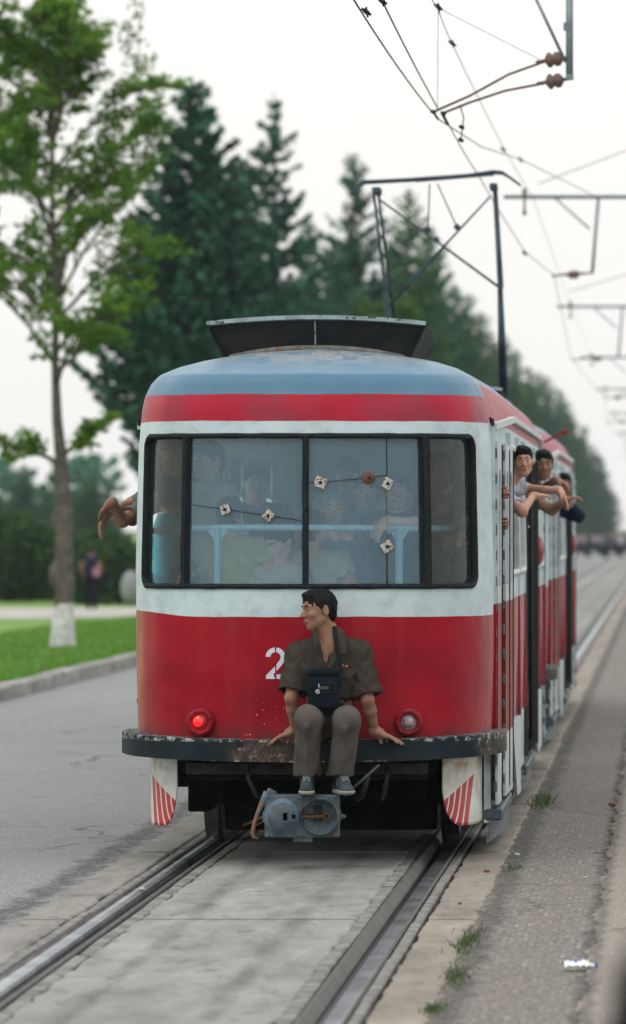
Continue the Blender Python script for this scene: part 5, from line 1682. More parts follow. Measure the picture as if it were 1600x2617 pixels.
# ================================================================ overhead line
M['wire'] = pm('copper_brown_wire', (.13, .085, .065), (.10, .07, .055), 6, .5, .4)
M['mast'] = pm('grey_steel_bracket', (.20, .26, .29), (.14, .18, .20), 5, .5, .3)
M['insul'] = pm('brown_insulator', (.16, .10, .085), (.11, .075, .065), 20, .35)
def wire(name, pts, r, lab, cat='wire', group='overhead wires', sag=0.0, mat='wire'):
    P = []
    for a, b in zip(pts[:-1], pts[1:]):
        for i in range(8):
            t = i / 8; q = Vector(a).lerp(Vector(b), t); q.z -= sag * 4 * t * (1 - t); P.append(q)
    P.append(Vector(pts[-1]))
    mb = MB(); mb.tube(P, r, 6)
    return tag(mb.build(name, M[mat]), lab, cat, group)
supY = [11, 37.5, 71, 101, 131, 165, 205, 250]
def bracket(i, Y):
    s = 13333 / (Y - CY)
    zt = 6.25
    lab = ['nearest hanging bracket with two brown insulators at the top right', 'second overhead bracket, level bar with trapezoid drop frame, above the road', 'third overhead bracket in the distance, level with the tree tops', 'fourth overhead bracket, pale in the haze', 'fifth overhead bracket, fainter below the fourth', 'sixth overhead bracket, tiny and pale', 'seventh overhead bracket, barely visible', 'farthest overhead bracket above the crowd'][i]
    xd = [1.33, 1.15, 1.2, 1.2, 1.2, 1.2, 1.2, 1.2][i]
    t = empty('overhead_bracket', (5.2, Y, 0), lab, 'bracket', 'overhead line brackets')
    mb = MB(); mb.tube([(5.2, Y, -.6), (5.2, Y, 7.6)], [.12, .08], 10); mb.build('mast', M['mast'], t)
    mb = MB(); mb.tube([(-.0 if i else .6, Y, zt), (5.2, Y, zt)], .028, 8); mb.build('cross_bar', M['mast'], t)
    mb = MB(); mb.tube([(2.6, Y, zt), (5.2, Y, 7.4)], .012, 6); mb.build('tie_rod', M['mast'], t)
    zd = 5.50 if i == 0 else 5.26
    mb = MB(); mb.tube([(xd + (.0 if i == 0 else .08), Y, zt), (xd, Y, zd)], .030 if i == 0 else .022, 8); mb.build('drop_post', M['mast'], t)
    mb = MB(); mb.tube([(xd - (.32 if i == 0 else .50), Y, zt), (xd - .03, Y, zt - (.62 if i == 0 else .42))], .013, 6); mb.build('diagonal_strut', M['mast'], t)
    cxw = [.25, .62, .3, .6, .3, .6, .3, .6][i]
    def insulator(p, d):
        mb = MB(); d = Vector(d).normalized()
        mb.lathe(p, d, [(.012, -.14), (.014, -.07), (.03, -.06), (.062, -.04), (.060, -.02), (.04, 0), (.058, .02), (.055, .05), (.03, .07), (.014, .08), (.012, .13)], 14)
        mb.build('insulator', M['insul'], t)
    if i == 0:
        for (p0, p1, pp) in (((1414, 152), (1107, 286), ((1390, 158), (1300, 190), (1200, 245))), ((1416, 207), (1130, 290), ((1390, 213), (1290, 232), (1200, 262)))):
            a = at(*p0, Y); b = at(*p1, Y)
            insulator(a, (1, 0, .15))
            mb = MB(); mb.tube([a + Vector((-.05, 0, 0))] + [at(*q, Y) for q in pp] + [b], .0105, 8); mb.build('steady_arm', M['wire'], t)
            mb = MB(); mb.tube([a + Vector((.08, 0, .01)), at(1455, p0[1] - 8 if p0[1] < 180 else 196, Y)], .012, 6); mb.build('link', M['black_metal'], t)
        mb = MB()
        for q in ((1107, 286), (1133, 290), (1180, 325), (1178, 358)): mb.box(at(*q, Y), (.022, .03, .014), Matrix.Rotation(.4, 3, 'Y'), .006)
        mb.tube([at(1107, 286, Y), at(1120, 305, Y)], .010, 6); mb.tube([at(1130, 290, Y), at(1145, 318, Y)], .012, 6)
        mb.tube([at(1175, 268, Y), at(1185, 300, Y), at(1182, 330, Y)], .005, 6); mb.tube([at(1182, 325, Y), at(1178, 358, Y)], .005, 6)
        mb.build('wire_clamp', M['black_metal'], t)
        mb = MB(); mb.box(at(1447, 68, Y), (.022, .03, .03)); mb.box(at(1456, 197, Y), (.03, .03, .022)); mb.build('clamp_block', M['mast'], t)
    else:
        a = Vector((xd, Y, zd)); b = Vector((cxw, Y, 5.22))
        mb = MB(); mb.tube([a, a.lerp(b, .5) + Vector((0, 0, .02)), b], .014, 6); mb.build('steady_arm', M['wire'], t)
        insulator(a.lerp(b, .45), b - a)
        mb = MB(); mb.lathe((.27, Y, zt - .25), (0, 0, 1), [(.0, 0), (.03, .03), (.015, .1), (.015, .26)], 8); mb.lathe((.27, Y, zt), (0, 0, 1), [(.03, 0), (.03, .1), (0, .12)], 8); mb.build('hanger', M['insul'], t)
        mb = MB(); mb.lathe((2.07, Y, zt - .16), (0, 0, 1), [(0, 0), (.06, .03), (.05, .08), (.02, .12), (.02, .15)], 10); mb.build('bell_insulator', M['insul'], t)
for i, Y in enumerate(supY): bracket(i, Y)
wire('contact_wire', [(at(896, -14, 1.2)), at(1107, 290, 11)], .0062, 'copper contact wire curving from the top edge to the nearest bracket', sag=.03)
wire('contact_wire', [(at(966, -20, 1.2)), at(1118, 275, 11)], .0062, 'second contact wire just right of the first, reaching the nearest bracket', sag=.015)
wire('contact_wire', [at(1118, 303, 11), at(1230, 375, 18), at(1330, 407, 24), at(1535, 508, 37.5)], .0055, 'wire running right from the nearest bracket to the second bracket bar', sag=.0)
wire('contact_wire', [at(1147, 318, 11), at(1218, 440, 17.2), at(1340, 640, 29), at(1415, 700, 37.5)] + [(.3 if k % 2 == 0 else .6, Y, 5.22) for k, Y in enumerate(supY[2:])] + [(.3, 600, 5.3)], .0055, 'contact wire passing over the pantograph and on into the distance', sag=.015)
wire('messenger_wire', [at(1085, -40, 4), at(1120, 25, 7), at(1155, 110, 11), at(1288, 380, 25), at(1362, 505, 37.5), at(1462, 787, 71), at(1500, 880, 101), at(1525, 950, 131)], .004, 'thin messenger wire above the contact wires', sag=.01)
wire('span_wire', [at(1375, 470, 37.5), at(1640, 370, 37.5)], .006, 'thin stay wire rising right above the second bracket')
wire('span_wire', [at(1455, 745, 71), at(1640, 690, 71)], .008, 'thin stay wire rising right above the third bracket')
wire('dropper_wire', [at(1120, 20, 7), at(1118, 285, 10.5)], .0022, 'very thin dropper wire hanging at the top above the steady arms')
wire('dropper_wire', [at(1120, 20, 7), at(1385, 155, 11)], .0022, 'very thin wire slanting right to the upper insulator')
for k, (px, py, Y, lab) in enumerate(((936, 30, 2.2, 'small wire clamp on the leftmost contact wire'), (976, 2, 1.8, 'small wire clamp at the top edge of the picture'), (1120, 18, 7, 'dark clamp on the messenger wire near the top'), (1156, 111, 11, 'small clamp on the messenger wire below the top one'), (1286, 382, 25, 'clamp where the messenger wire crosses the feeder'), (1330, 408, 25, 'clamp on the wire just right of the crossing'), (1340, 647, 30, 'faint clamp on the contact wire right of the pantograph'))):
    c = at(px, py, Y); mb = MB(); mb.box(c, (.022, .03, .014), Matrix.Rotation(.7, 3, 'Y'), .006); mb.tube([c + Vector((-.03, 0, .02)), c + Vector((.03, 0, -.02))], .009, 6); mb.tube([c + Vector((.0, 0, .03)), c + Vector((.01, 0, -.035))], .006, 6)
    tag(mb.build('wire_clamp', M['black_metal']), lab, 'clamp', 'wire clamps')
print('wires', round(time.time() - T0, 1))
# ================================================================ people
def skin_mat(name, c):
    m = bpy.data.materials.new(name); n, l, b = nt(m); v = obco(n)
    f = noise_n(n, l, v, 18, 4); f2 = noise_n(n, l, v, 70, 3)
    col = mix_n(n, l, ramp_n(n, l, f, .35, .7), c, (c[0] * .82, c[1] * .68, c[2] * .64))
    l.new(col, b.inputs['Base Color']); b.inputs['Roughness'].default_value = .5; b.inputs['Specular IOR Level'].default_value = .25
    b.inputs['Subsurface Weight'].default_value = .12; b.inputs['Subsurface Scale'].default_value = .01
    b.inputs['Subsurface Radius'].default_value = (1, .35, .2)
    l.new(bump_n(n, l, f2, .0015), b.inputs['Normal'])
    return m
def cloth_mat(name, c, c2=None, rough=.85, weave=420):
    m = bpy.data.materials.new(name); n, l, b = nt(m); v = obco(n)
    f = noise_n(n, l, v, 7, 5); f2 = noise_n(n, l, v, weave, 2)
    col = mix_n(n, l, ramp_n(n, l, f, .3, .7), c, c2 or tuple(x * .78 for x in c))
    l.new(col, b.inputs['Base Color']); b.inputs['Roughness'].default_value = rough
    b.inputs['Specular IOR Level'].default_value = .04
    l.new(bump_n(n, l, math_n(n, l, 'MULTIPLY_ADD', f2, .12, f), .006), b.inputs['Normal'])
    return m
M['skin'] = skin_mat('tanned_skin', (.27, .155, .105))
M['skin2'] = skin_mat('light_tanned_skin', (.50, .31, .23))
M['skin3'] = skin_mat('pale_skin', (.62, .42, .34))
M['hair'] = pm('black_hair', (.004, .005, .006), (.010, .011, .012), 90, .5, 0, .004, spec=.12)
M['grey_hair'] = pm('grey_hair', (.30, .31, .32), (.20, .21, .22), 90, .6, 0, .004)
M['eye_white'] = pm('eye_white', (.45, .42, .40), (.38, .35, .33), 30, .3)
M['eye_dark'] = pm('dark_iris', (.01, .008, .007), (.015, .01, .01), 30, .2)
M['lip'] = pm('lips', (.22, .085, .07), (.18, .07, .06), 30, .5)
for nm, c in dict(olive=(.050, .043, .035), greyt=(.098, .088, .082), khaki=(.42, .42, .20), khaki2=(.42, .42, .34), blue=(.12, .30, .50), navy=(.015, .025, .05), turquoise=(.02, .38, .52), white=(.42, .44, .52), dark=(.02, .022, .028), greyshirt=(.12, .13, .135), green=(.04, .05, .03), plum=(.12, .05, .06), pink=(.35, .2, .22), lblue=(.30, .38, .5), black=(.010, .013, .018)).items():
    M['c_' + nm] = cloth_mat('cloth_' + nm, c)

def V3(p): return np.array(p, float)
def ik(a, b, l1, l2, pole):
    a, b, pole = V3(a), V3(b), V3(pole)
    d = b - a; L = np.linalg.norm(d); u = d / (L + 1e-9)
    if L > (l1 + l2) * .995: b = a + u * (l1 + l2) * .995; L = (l1 + l2) * .995
    x = (l1 * l1 - l2 * l2 + L * L) / (2 * L); h = math.sqrt(max(l1 * l1 - x * x, 0))
    p = pole - u * (pole @ u); p = p / (np.linalg.norm(p) + 1e-9)
    return a + u * x + p * h, b
def unit(v): v = V3(v); return v / (np.linalg.norm(v) + 1e-9)

def add_head(S, c, F, k=1.0, chin=1.0, lean_cheek=False):
    """F columns: right, forward, up"""
    c = V3(c)
    def Q(r, f, u): return c + F @ (np.array([r, f, u]) * k)
    def rr(*a): return np.array(a) * k
    S.ell(Q(0, -.010, .030), rr(.074, .094, .082), F, .02)
    S.ell(Q(0, .028, -.030), rr(.058, .062, .078), F, .03)
    S.ell(Q(0, .050, -.088), rr(.026, .026, .022), F, .03)                 # chin
    S.cap(Q(-.045, .005, -.060), Q(-.012, .055, -.092), .016 * k, .014 * k, .03)   # jaw
    S.cap(Q(.045, .005, -.060), Q(.012, .055, -.092), .016 * k, .014 * k, .03)
    for s in (-1, 1):
        S.ell(Q(s * .040, .060, -.022), rr(.022, .018, .018), F, .02)      # cheek bone
        S.cap(Q(s * .012, .083, .022), Q(s * .045, .070, .024), .009 * k, .008 * k, .012)   # brow
        S.ell(Q(s * .031, .093, .004), rr(.017, .013, .012), F, .010, 's')   # eye socket
        S.ell(Q(s * .031, .073, .003), rr(.014, .012, .009), F, .006)      # eyelid
        S.ell(Q(s * .078, -.012, -.008), rr(.008, .019, .033), F, .006)    # ear
        S.ell(Q(s * .084, -.008, -.004), rr(.005, .009, .016), F, .004, 's')
        S.ell(Q(s * .011, .096, -.030), rr(.009, .010, .008), F, .006)     # nostril wing
    S.cap(Q(0, .084, .008), Q(0, .110, -.026), .008 * k, .0105 * k, .010)   # nose
    S.ell(Q(0, .084, -.058), rr(.024, .012, .010), F, .012)                # mouth mound
    S.cap(Q(-.019, .090, -.056), Q(.019, .090, -.056), .0045 * k, .0045 * k, .005)
    S.cap(Q(-.014, .091, -.067), Q(.014, .091, -.067), .0055 * k, .0055 * k, .005)
    S.cap(Q(-.024, .094, -.0615), Q(.024, .094, -.0615), .0022 * k, .0022 * k, .003, 's')
    return Q
def face_bits(c, F, parent, k=1.0, squint=1.0, brows=True):
    c = V3(c)
    def Q(r, f, u): return c + F @ (np.array([r, f, u]) * k)
    s = Sdf(); 
    for sg in (-1, 1): s.ell(Q(sg * .031, .079, .002), np.array([.010, .0075, .0036 * squint]) * k, F, .001)
    s.mesh('eyes', .0018 * k, M['eye_dark'], parent)
    if brows:
        s = Sdf()
        for sg in (-1, 1):
            s.cap(Q(sg * .014, .0925, .026), Q(sg * .030, .089, .031), .0032 * k, .0036 * k, .003); s.cap(Q(sg * .030, .089, .031), Q(sg * .046, .076, .026), .0036 * k, .002 * k, .003)
        s.mesh('eyebrows', .002 * k, M['hair'], parent)
    s = Sdf(); s.cap(Q(-.016, .0925, -.0575), Q(.016, .0925, -.0575), .0035 * k, .0035 * k, .002); s.cap(Q(-.012, .0935, -.0665), Q(.012, .0935, -.0665), .0042 * k, .0042 * k, .002)
    s.mesh('lips', .0018 * k, M['lip'], parent)
def add_hair(c, F, parent, k=1.0, style='short', mat='hair', vox=.005, seed=0):
    c = V3(c)
    def Q(r, f, u): return c + F @ (np.array([r, f, u]) * k)
    def rr(*a): return np.array(a) * k
    s = Sdf()
    s.ell(Q(0, -.014, .038), rr(.0805, .0985, .083), F, .02)
    s.ell(Q(0, .052, .088), rr(.050, .035, .022), F, .03)
    s.ell(Q(0, -.075, -.015), rr(.060, .030, .060), F, .03)
    if style == 'long':
        s.ell(Q(0, -.06, -.06), rr(.088, .055, .10), F, .03)
    s.ell(Q(0, .110, -.045), rr(.092, .092, .100), F, .008, 's')          # bare face
    for sg in (-1, 1):
        s.ell(Q(sg * .085, .020, -.060), rr(.03, .060, .055), F, .006, 's')
        if style != 'long': s.ell(Q(sg * .092, -.010, -.020), rr(.022, .024, .036), F, .005, 's')
    s.box(Q(0, 0, -.15), rr(.2, .2, .07), F, .001, .01, 's')
    ph = seed
    def nz(x, y, z):
        return .0035 * k * (np.sin(x * 260 + ph + 3 * np.sin(z * 90)) * np.sin(z * 170 + y * 120)) + .004 * k * np.sin(x * 95 + z * 70 + ph) * np.sin(y * 105)
    s.noise = nz
    return s.mesh('hair', vox, M[mat], parent, relax=0)

def add_hand(S, w, d, n, thumb, k=1.0, curl=(.35, .4, .45, .5), spread=.05, thick=1.0, tdir=None):
    """w wrist, d towards the finger tips, n the way the palm faces, thumb: +1/-1 side along n x d"""
    w, d, n = V3(w), unit(d), V3(n); n = unit(n - d * (n @ d)); a = np.cross(n, d) * thumb
    F = np.stack([a, d, n], 1)
    S.cap(w - d * .01 * k, w + d * .03 * k, .026 * k, .030 * k, .02)
    S.box(w + d * .050 * k + n * .002, np.array([.038, .042, .013]) * k, F, .012 * k, .016)
    for i in range(4):
        base = w + d * (.088 - .004 * abs(i - 1.2)) * k + a * (1.5 - i) * .0195 * k
        Ls = np.array([.40, .33, .27]) * (.072, .080, .075, .058)[i] * k
        r = (.0092, .0095, .0092, .0080)[i] * k * thick
        dd = unit(d + a * (1.5 - i) * spread)
        p = base - dd * .02 * k; ang = 0
        S.cap(p, base, r * 1.15, r * 1.1, .008)
        p = base
        for j in range(3):
            ang += curl[i] * (1.0, 1.15, .9)[j]
            q = p + (dd * math.cos(ang) + n * math.sin(ang)) * Ls[j]
            S.cap(p, q, r * (1.08 - .06 * j), r * (1.0 - .07 * j), .004)
            p = q
    tb = w + d * .022 * k + a * .028 * k
    td = unit(d * .62 + a * .72 + n * .28) if tdir is None else unit(tdir)
    S.cap(w + d * .018 * k + a * .012 * k, tb, .016 * k, .0145 * k, .014)
    t1 = tb + td * .036 * k; t2 = t1 + unit(td + d * .35) * .030 * k
    S.cap(tb, t1, .0135 * k * thick, .0112 * k * thick, .008); S.cap(t1, t2, .0112 * k * thick, .0090 * k * thick, .004)

def person(label, head, face, shirt='blue', pants='dark', skin='skin2', hair='hair', style='short', k=1.0, floor=.88, lean=(0, 0, 0), body=None,
           wr={}, el={}, hd={}, sleeve=.55, vox=.011, seat=None, group='passengers in the tram', feat=True, hvox=None, tilt=0.0, torso_w=1.0, ex={}, curl=(.3, .35, .4, .45), root=None):
    head = V3(head); face = unit(face)
    bd = unit((face[0], face[1], 0)) if body is None else unit((body[0], body[1], 0))
    r = np.cross(bd, [0, 0, 1]); up = np.array([0, 0, 1.])
    lean = V3(lean)
    neck = head + np.array([0, 0, -.150 * k]) - bd * .018 * k - lean * .25
    pel = neck + np.array([0, 0, -.50 * k]) - lean
    tu = unit(neck - pel); Fb = np.stack([r, np.cross(tu, r), tu], 1)
    sh = {s: neck + r * q * .170 * k * torso_w - tu * .050 * k for s, q in (('R', 1), ('L', -1))}
    hp = {s: pel + r * q * .085 * k for s, q in (('R', 1), ('L', -1))}
    t = empty('person', root if root is not None else (pel[0], pel[1], floor), label, 'person', group)
    S = Sdf(); Fh = frame(face, (math.sin(tilt), 0, math.cos(tilt)))
    add_head(S, head, Fh, k)
    S.cap(neck - tu * .03, head + Fh @ np.array([0, -.02, -.05]) * k, .056 * k, .050 * k, .03)
    def torso(Q, g):
        Q.cap(sh['R'] - r * .02, sh['L'] + r * .02, .062 * k + g, k=.05)
        Q.ell(neck - tu * .17 * k, np.array([.165 * torso_w, .105, .18]) * k + g, Fb, .05)
        Q.ell(neck - tu * .36 * k, np.array([.145 * torso_w, .105, .16]) * k + g, Fb, .06)
        Q.ell(pel, np.array([.155, .115, .12]) * k + g, Fb, .05)
    torso(S, 0)
    SH = Sdf(); torso(SH, .014)
    PT = Sdf(); PT.ell(pel - up * .01, np.array([.16, .12, .11]) * k + .010, Fb, .04)
    for s, q in (('R', 1), ('L', -1)):
        W = V3(wr[s]) if s in wr else sh[s] + bd * .10 * k + np.array([0, 0, -.47 * k]) + r * q * .05
        pole = V3(el[s]) if s in el else (-bd * .6 + r * q * .6 - up * .6)
        E, W = ik(sh[s], W, .285 * k, .255 * k, pole)
        if s in ex: E, W = V3(ex[s]), V3(wr[s])
        S.cap(sh[s], E, .048 * k, .040 * k, .03); S.cap(E, W, .041 * k, .027 * k, .02); S.ell(E, np.array([.041, .041, .041]) * k, k=.02)
        dd, nn = hd.get(s, (unit(W - E), -bd if abs(unit(W - E) @ bd) < .8 else -up))
        th = q if s not in hd or len(hd[s]) < 3 else hd[s][2]
        add_hand(S, W, dd, nn, -th, k, curl, thick=1.0 if vox < .009 else 1.25)
        e2 = sh[s] + (E - sh[s]) * sleeve
        SH.cap(sh[s], e2, .062 * k, .062 * k, .04)
        SH.cap(e2, e2 + unit(E - sh[s]) * .12, .085, .085, .002, 's') if sleeve < 1 else SH.cap(E, E + (W - E) * .9, .055 * k, .042 * k, .03)
        l1, l2 = .42 * k, .41 * k
        if not seat:
            leg = max(.3, (hp[s][2] - floor - .08 * k) / 1.98); l1 = l2 = min(l1, leg + .004)
        foot = hp[s] * np.array([1, 1, 0]) + up * (floor + .08 * k) + (bd * (.42 if seat else .03) * k)
        K_, A_ = ik(hp[s], foot, l1, l2, bd + up * .1)
        S.cap(hp[s], K_, .078 * k, .052 * k, .03); S.cap(K_, A_, .052 * k, .038 * k, .02); S.cap(A_, A_ + bd * .13 * k - up * .04 * k, .038 * k, .032 * k, .02)
        PT.cap(hp[s], K_, .095 * k, .075 * k, .04); PT.cap(K_, A_ + up * .03, .075 * k, .068 * k, .03)
        SO = Sdf(); SO.cap(A_ - bd * .04 * k - up * .03 * k, A_ + bd * .14 * k - up * .045 * k, .046 * k, .038 * k, .02)
        SO.mesh('shoe', max(vox, .010), M['c_black'], t)
    S.mesh('body', vox, M[skin], t)
    SH.box(pel - up * .16 * k, (.4, .4, .1), Fb, .001, .01, 's')
    SH.cap(neck + up * .03, head, .062 * k, .062 * k, .01, 's')
    def fold(x, y, z): return .004 * np.sin(z * 37 + 9 * np.sin(x * 11 + y * 7)) * np.sin(x * 23 + y * 19) + .003 * np.sin(z * 71 + x * 40)
    SH.noise = fold; PT.noise = fold
    SH.mesh('shirt', vox, M['c_' + shirt], t); PT.mesh('trousers', max(vox, .012), M['c_' + pants], t)
    if hair: add_hair(head, Fh, t, k, style, hair, hvox or max(.006, vox * .8), float(head[0] * 9))
    if feat: face_bits(head, Fh, t, k)
    return t

# ---- the man sitting on the bumper
def bumper_man():
    t = empty('person', (.14, -.15, .72), 'man in olive short sleeved shirt sitting on the front bumper, looking to the side', 'person', None)
    pel, chest, neck = V3((.145, -.10, .84)), V3((.145, -.165, 1.11)), V3((.150, -.175, 1.290))
    head = V3((.088, -.205, 1.482)); f = unit((-.88, -.47, -.10)); Fh = frame(f, (-.08, 0, 1))
    shR, shL = V3((-.030, -.165, 1.225)), V3((.318, -.160, 1.232))
    elR, wrR = V3((-.066, -.245, .975)), V3((-.052, -.130, .795))
    elL, wrL = V3((.372, -.235, .965)), V3((.405, -.125, .790))
    hpR, hpL = V3((.065, -.13, .825)), V3((.225, -.13, .825))
    knR, knL = V3((.045, -.505, .868)), V3((.268, -.500, .862))
    anR, anL = V3((.030, -.315, .520)), V3((.222, -.315, .520))
    S = Sdf()
    add_head(S, head, Fh, 1.0)
    S.cap(V3((.150, -.165, 1.27)), V3((.112, -.180, 1.40)), .058, .052, .03)
    S.cap(V3((.13, -.215, 1.30)), V3((.085, -.225, 1.40)), .018, .016, .03)      # throat
    S.cap(V3((.165, -.235, 1.255)), V3((.175, -.20, 1.39)), .014, .016, .03)     # neck tendon
    S.cap(shR, shL, .060, k=.05); S.ell(chest, (.150, .095, .17), k=.05); S.ell(V3((.145, -.14, .95)), (.135, .095, .15), k=.05); S.ell(pel, (.15, .11, .10), k=.05)
    for a, b, c in ((shR, elR, wrR), (shL, elL, wrL)):
        S.cap(a, b, .046, .037, .03); S.cap(b, b + (c - b) * .35, .036, .0355, .02); S.cap(b + (c - b) * .35, c, .0355, .0255, .02)
    for a, b, c in ((hpR, knR, anR), (hpL, knL, anL)):
        S.cap(a, b, .070, .046, .03); S.cap(b, c, .046, .036, .02); S.cap(c, c + V3((0, -.06, -.035)), .030, .022, .02)
    add_hand(S, wrR + V3((0, 0, -.012)), (-.86, .06, -.34), (-.25, 0, -1), 1, 1.08, (.10, .12, .14, .18), .20, tdir=(-.25, -.50, -.78))
    add_hand(S, wrL + V3((0, 0, -.012)), (.88, .04, -.30), (.2, 0, -1), -1, 1.08, (.08, .10, .12, .16), .20, tdir=(.15, -.52, -.80))
    S.mesh('body', .0052, M['skin'], t)
    # shirt
    H = Sdf()
    H.cap(shR + V3((.01, 0, -.005)), shL + V3((-.01, 0, -.005)), .068, k=.05)
    H.ell(chest, (.172, .122, .17), k=.06); H.ell(V3((.150, -.155, .97)), (.155, .125, .15), k=.06); H.ell(V3((.15, -.14, .88)), (.165, .145, .075), k=.05)
    H.cap(neck + V3((-.055, .02, -.01)), shR, .055, .06, .05); H.cap(neck + V3((.055, .02, -.01)), shL, .055, .06, .05)
    hemR, hemL = V3((-.062, -.225, 1.010)), V3((.372, -.215, .985))
    H.cap(shR, hemR, .066, .086, .04); H.cap(shL, hemL, .068, .090, .04)
    for a, b, r in ((shR, hemR, .15), (shL, hemL, .15)):
        d = unit(b - a); Fd = frame(d, (0, 1, 0.1))
        H.box(b + d * .085, (.15, .085, .15), Fd, .002, .008, 's')
        H.cap(b - d * .03, b + d * .1, .064, .074, .004, 's')
    H.ell(neck + V3((-.012, -.075, .03)), (.050, .10, .088), frame((0, -1, .0), (.0, 0, 1)), .008, 's')
    H.ell(neck + V3((-.016, -.11, -.075)), (.017, .06, .05), k=.01, op='s')
    H.cap(neck + V3((0, 0, -.02)), head, .060, .058, .008, 's')
    def fold(x, y, z):
        arm = np.clip((np.abs(x - .145) - .14) / .05, 0, 1)
        tors = 1 - arm
        def cr(v): return -(1 - np.abs(np.sin(v))) ** 3
        a = .0060 * np.sin(z * 42 + 5.5 * np.sin(x * 17) + 2) * np.sin(x * 26 + z * 9) * tors
        b = .0035 * np.sin((z * .7 - np.abs(x - .145) * 1.2) * 75 + 3 * np.sin(y * 22)) * arm
        c = .0016 * np.sin(x * 88 + z * 33) * np.sin(z * 51 + y * 30)
        e = .0030 * cr((np.abs(x - .145) * 1.4 + z) * 24 + 1.2 * np.sin(z * 21 + x * 9)) + .0026 * cr(x * 31 - z * 16 + 2 * np.sin(z * 30))
        w = .006 * np.exp(-((z - .93) / .05) ** 2) * np.sin(z * 120 + x * 20)
        return a + b + c + w - e
    H.noise = fold
    H.mesh('shirt', .0052, M['c_olive'], t)
    def leaf(name, pts, th, mat='c_olive', yoff=0):
        mb = MB(); n = len(pts)
        mb.poly([Vector(p) for p in pts], th); o = mb.build(name, M[mat], t); return o
    def A(px, py, y): return at(px, py, y)
    # collar leaves laid over the chest
    leaf('collar', [A(806, 1592, -.245), A(797, 1632, -.272), A(792, 1655, -.288), A(812, 1642, -.293), A(829, 1700, -.312), A(834, 1716, -.314), A(822, 1660, -.300), A(812, 1620, -.272)], (0, -.005, 0))
    leaf('collar', [A(862, 1600, -.235), A(880, 1612, -.262), A(886, 1668, -.300), A(868, 1672, -.304), A(856, 1690, -.314), A(836, 1716, -.318), A(848, 1675, -.306), A(858, 1640, -.285)], (0, -.005, 0))
    for (x0, x1, y0, y1) in ((766, 792, 1692, 1706), (868, 905, 1706, 1726)):
        leaf('pocket_flap', [A(x0, y0, -.300), A(x1, y0 + 4, -.302), A(x1, y1, -.306), A((x0 + x1) / 2, y1 + 6, -.308), A(x0, y1 - 2, -.304)], (0, -.006, 0))
    mb = MB(); mb.lathe(A(829, 1730, -.315), (0, -1, 0), [(.008, 0), (.008, .003), (0, .004)], 10); mb.build('button', M['c_black'], t)
    M['badge'] = pm('red_badge', (.45, .03, .02), (.55, .25, .05), 160, .3)
    mb = MB(); mb.box(A(876, 1701, -.309), (.006, .004, .006), None, .003); mb.box(A(886, 1703, -.309), (.007, .004, .006), None, .003); mb.build('lapel_badge', M['badge'], t)
    M['brass'] = pm('brass', (.35, .28, .08), (.25, .2, .06), 60, .3, .8)
    # trousers
    Tq = Sdf(); Tq.ell(pel + V3((0, .0, -.01)), (.165, .125, .09), k=.04)
    for a, b, c, sx_ in ((hpR, knR, anR, -1), (hpL, knL, anL, 1)):
        Tq.cap(a, b + V3((0, .012, 0)), .092, .071, .05); Tq.cap(b + V3((0, .008, -.01)), c + V3((0, -.005, .0)), .070, .078, .05)
        Tq.cap(b + V3((0, -.060, -.045)), c + V3((.0, -.080, .0)), .013, .012, .018)     # front crease
        Tq.box(c + V3((0, 0, -.062)), (.12, .14, .075), None, .002, .006, 's')
        Tq.cap(c + V3((0, 0, -.05)), c + V3((0, .0, .05)), .060, .052, .004, 's')
    def foldt(x, y, z):
        def cr(v): return (1 - np.abs(np.sin(v))) ** 3
        low = np.clip((.86 - z) / .1, 0, 1)
        return .0045 * np.sin(x * 60 + z * 7 + 2 * np.sin(z * 13)) * np.sin(z * 9 + 1) + .0015 * np.sin(z * 55 + x * 38 + y * 20) * np.exp(-((z - .83) / .08) ** 2) + .0035 * np.sin(y * 70 + x * 25) + .006 * cr(x * 42 + .9 * np.sin(z * 11)) * low + .003 * cr(z * 20 + x * 18 + y * 9) * (1 - low)
    Tq.noise = foldt
    Tq.mesh('trousers', .0055, M['c_greyt'], t)
    # socks, shoes, soles, laces
    M['sock'] = cloth_mat('dark_sock', (.012, .012, .014)); M['shoe_u'] = cloth_mat('blue_grey_shoe', (.055, .075, .095), (.03, .04, .05)); M['sole'] = pm('pale_rubber_sole', (.34, .33, .28), (.24, .23, .20), 30, .7); M['lace'] = pm('grey_lace', (.30, .34, .36), (.14, .16, .18), 120, .8)
    for s, (c, yaw) in (('R', (anR, .05)), ('L', (anL, .30))):
        d = unit((math.sin(yaw), -math.cos(yaw), 0)); r_ = np.cross(d, [0, 0, 1])
        z0 = .452
        heel = V3((c[0], c[1], 0)) - d * .035 + V3((0, 0, z0)); ball = heel + d * .155 + r_ * 0; toe = heel + d * .205
        q = Sdf(); q.cap(c + V3((0, 0, .06)), c + V3((0, 0, -.02)), .044, .048, .02); q.mesh('sock', .007, M['sock'], t)
        q = Sdf(); q.cap(heel + V3((0, 0, .02)), ball + V3((0, 0, .004)), .036, .036, .03); q.cap(heel + V3((0, 0, .055)) + d * .01, heel + V3((0, 0, .03)), .040, .04, .02)
        q.cap(heel + d * .05 + V3((0, 0, .072)), ball + V3((0, 0, .024)), .038, .030, .03); q.ell(toe - d * .01 + V3((0, 0, .004)), (.042, .045, .028), k=.02)
        q.mesh('shoe', .005, M['shoe_u'], t)
        q = Sdf()
        Fs = np.stack([r_, d, [0, 0, 1]], 1)
        q.cap(heel + V3((0, 0, -.008)), ball + V3((0, 0, -.006)), .041, .045, .02); q.ell(toe + V3((0, 0, -.004)) - d * .01, (.047, .047, .020), Fs, .02)
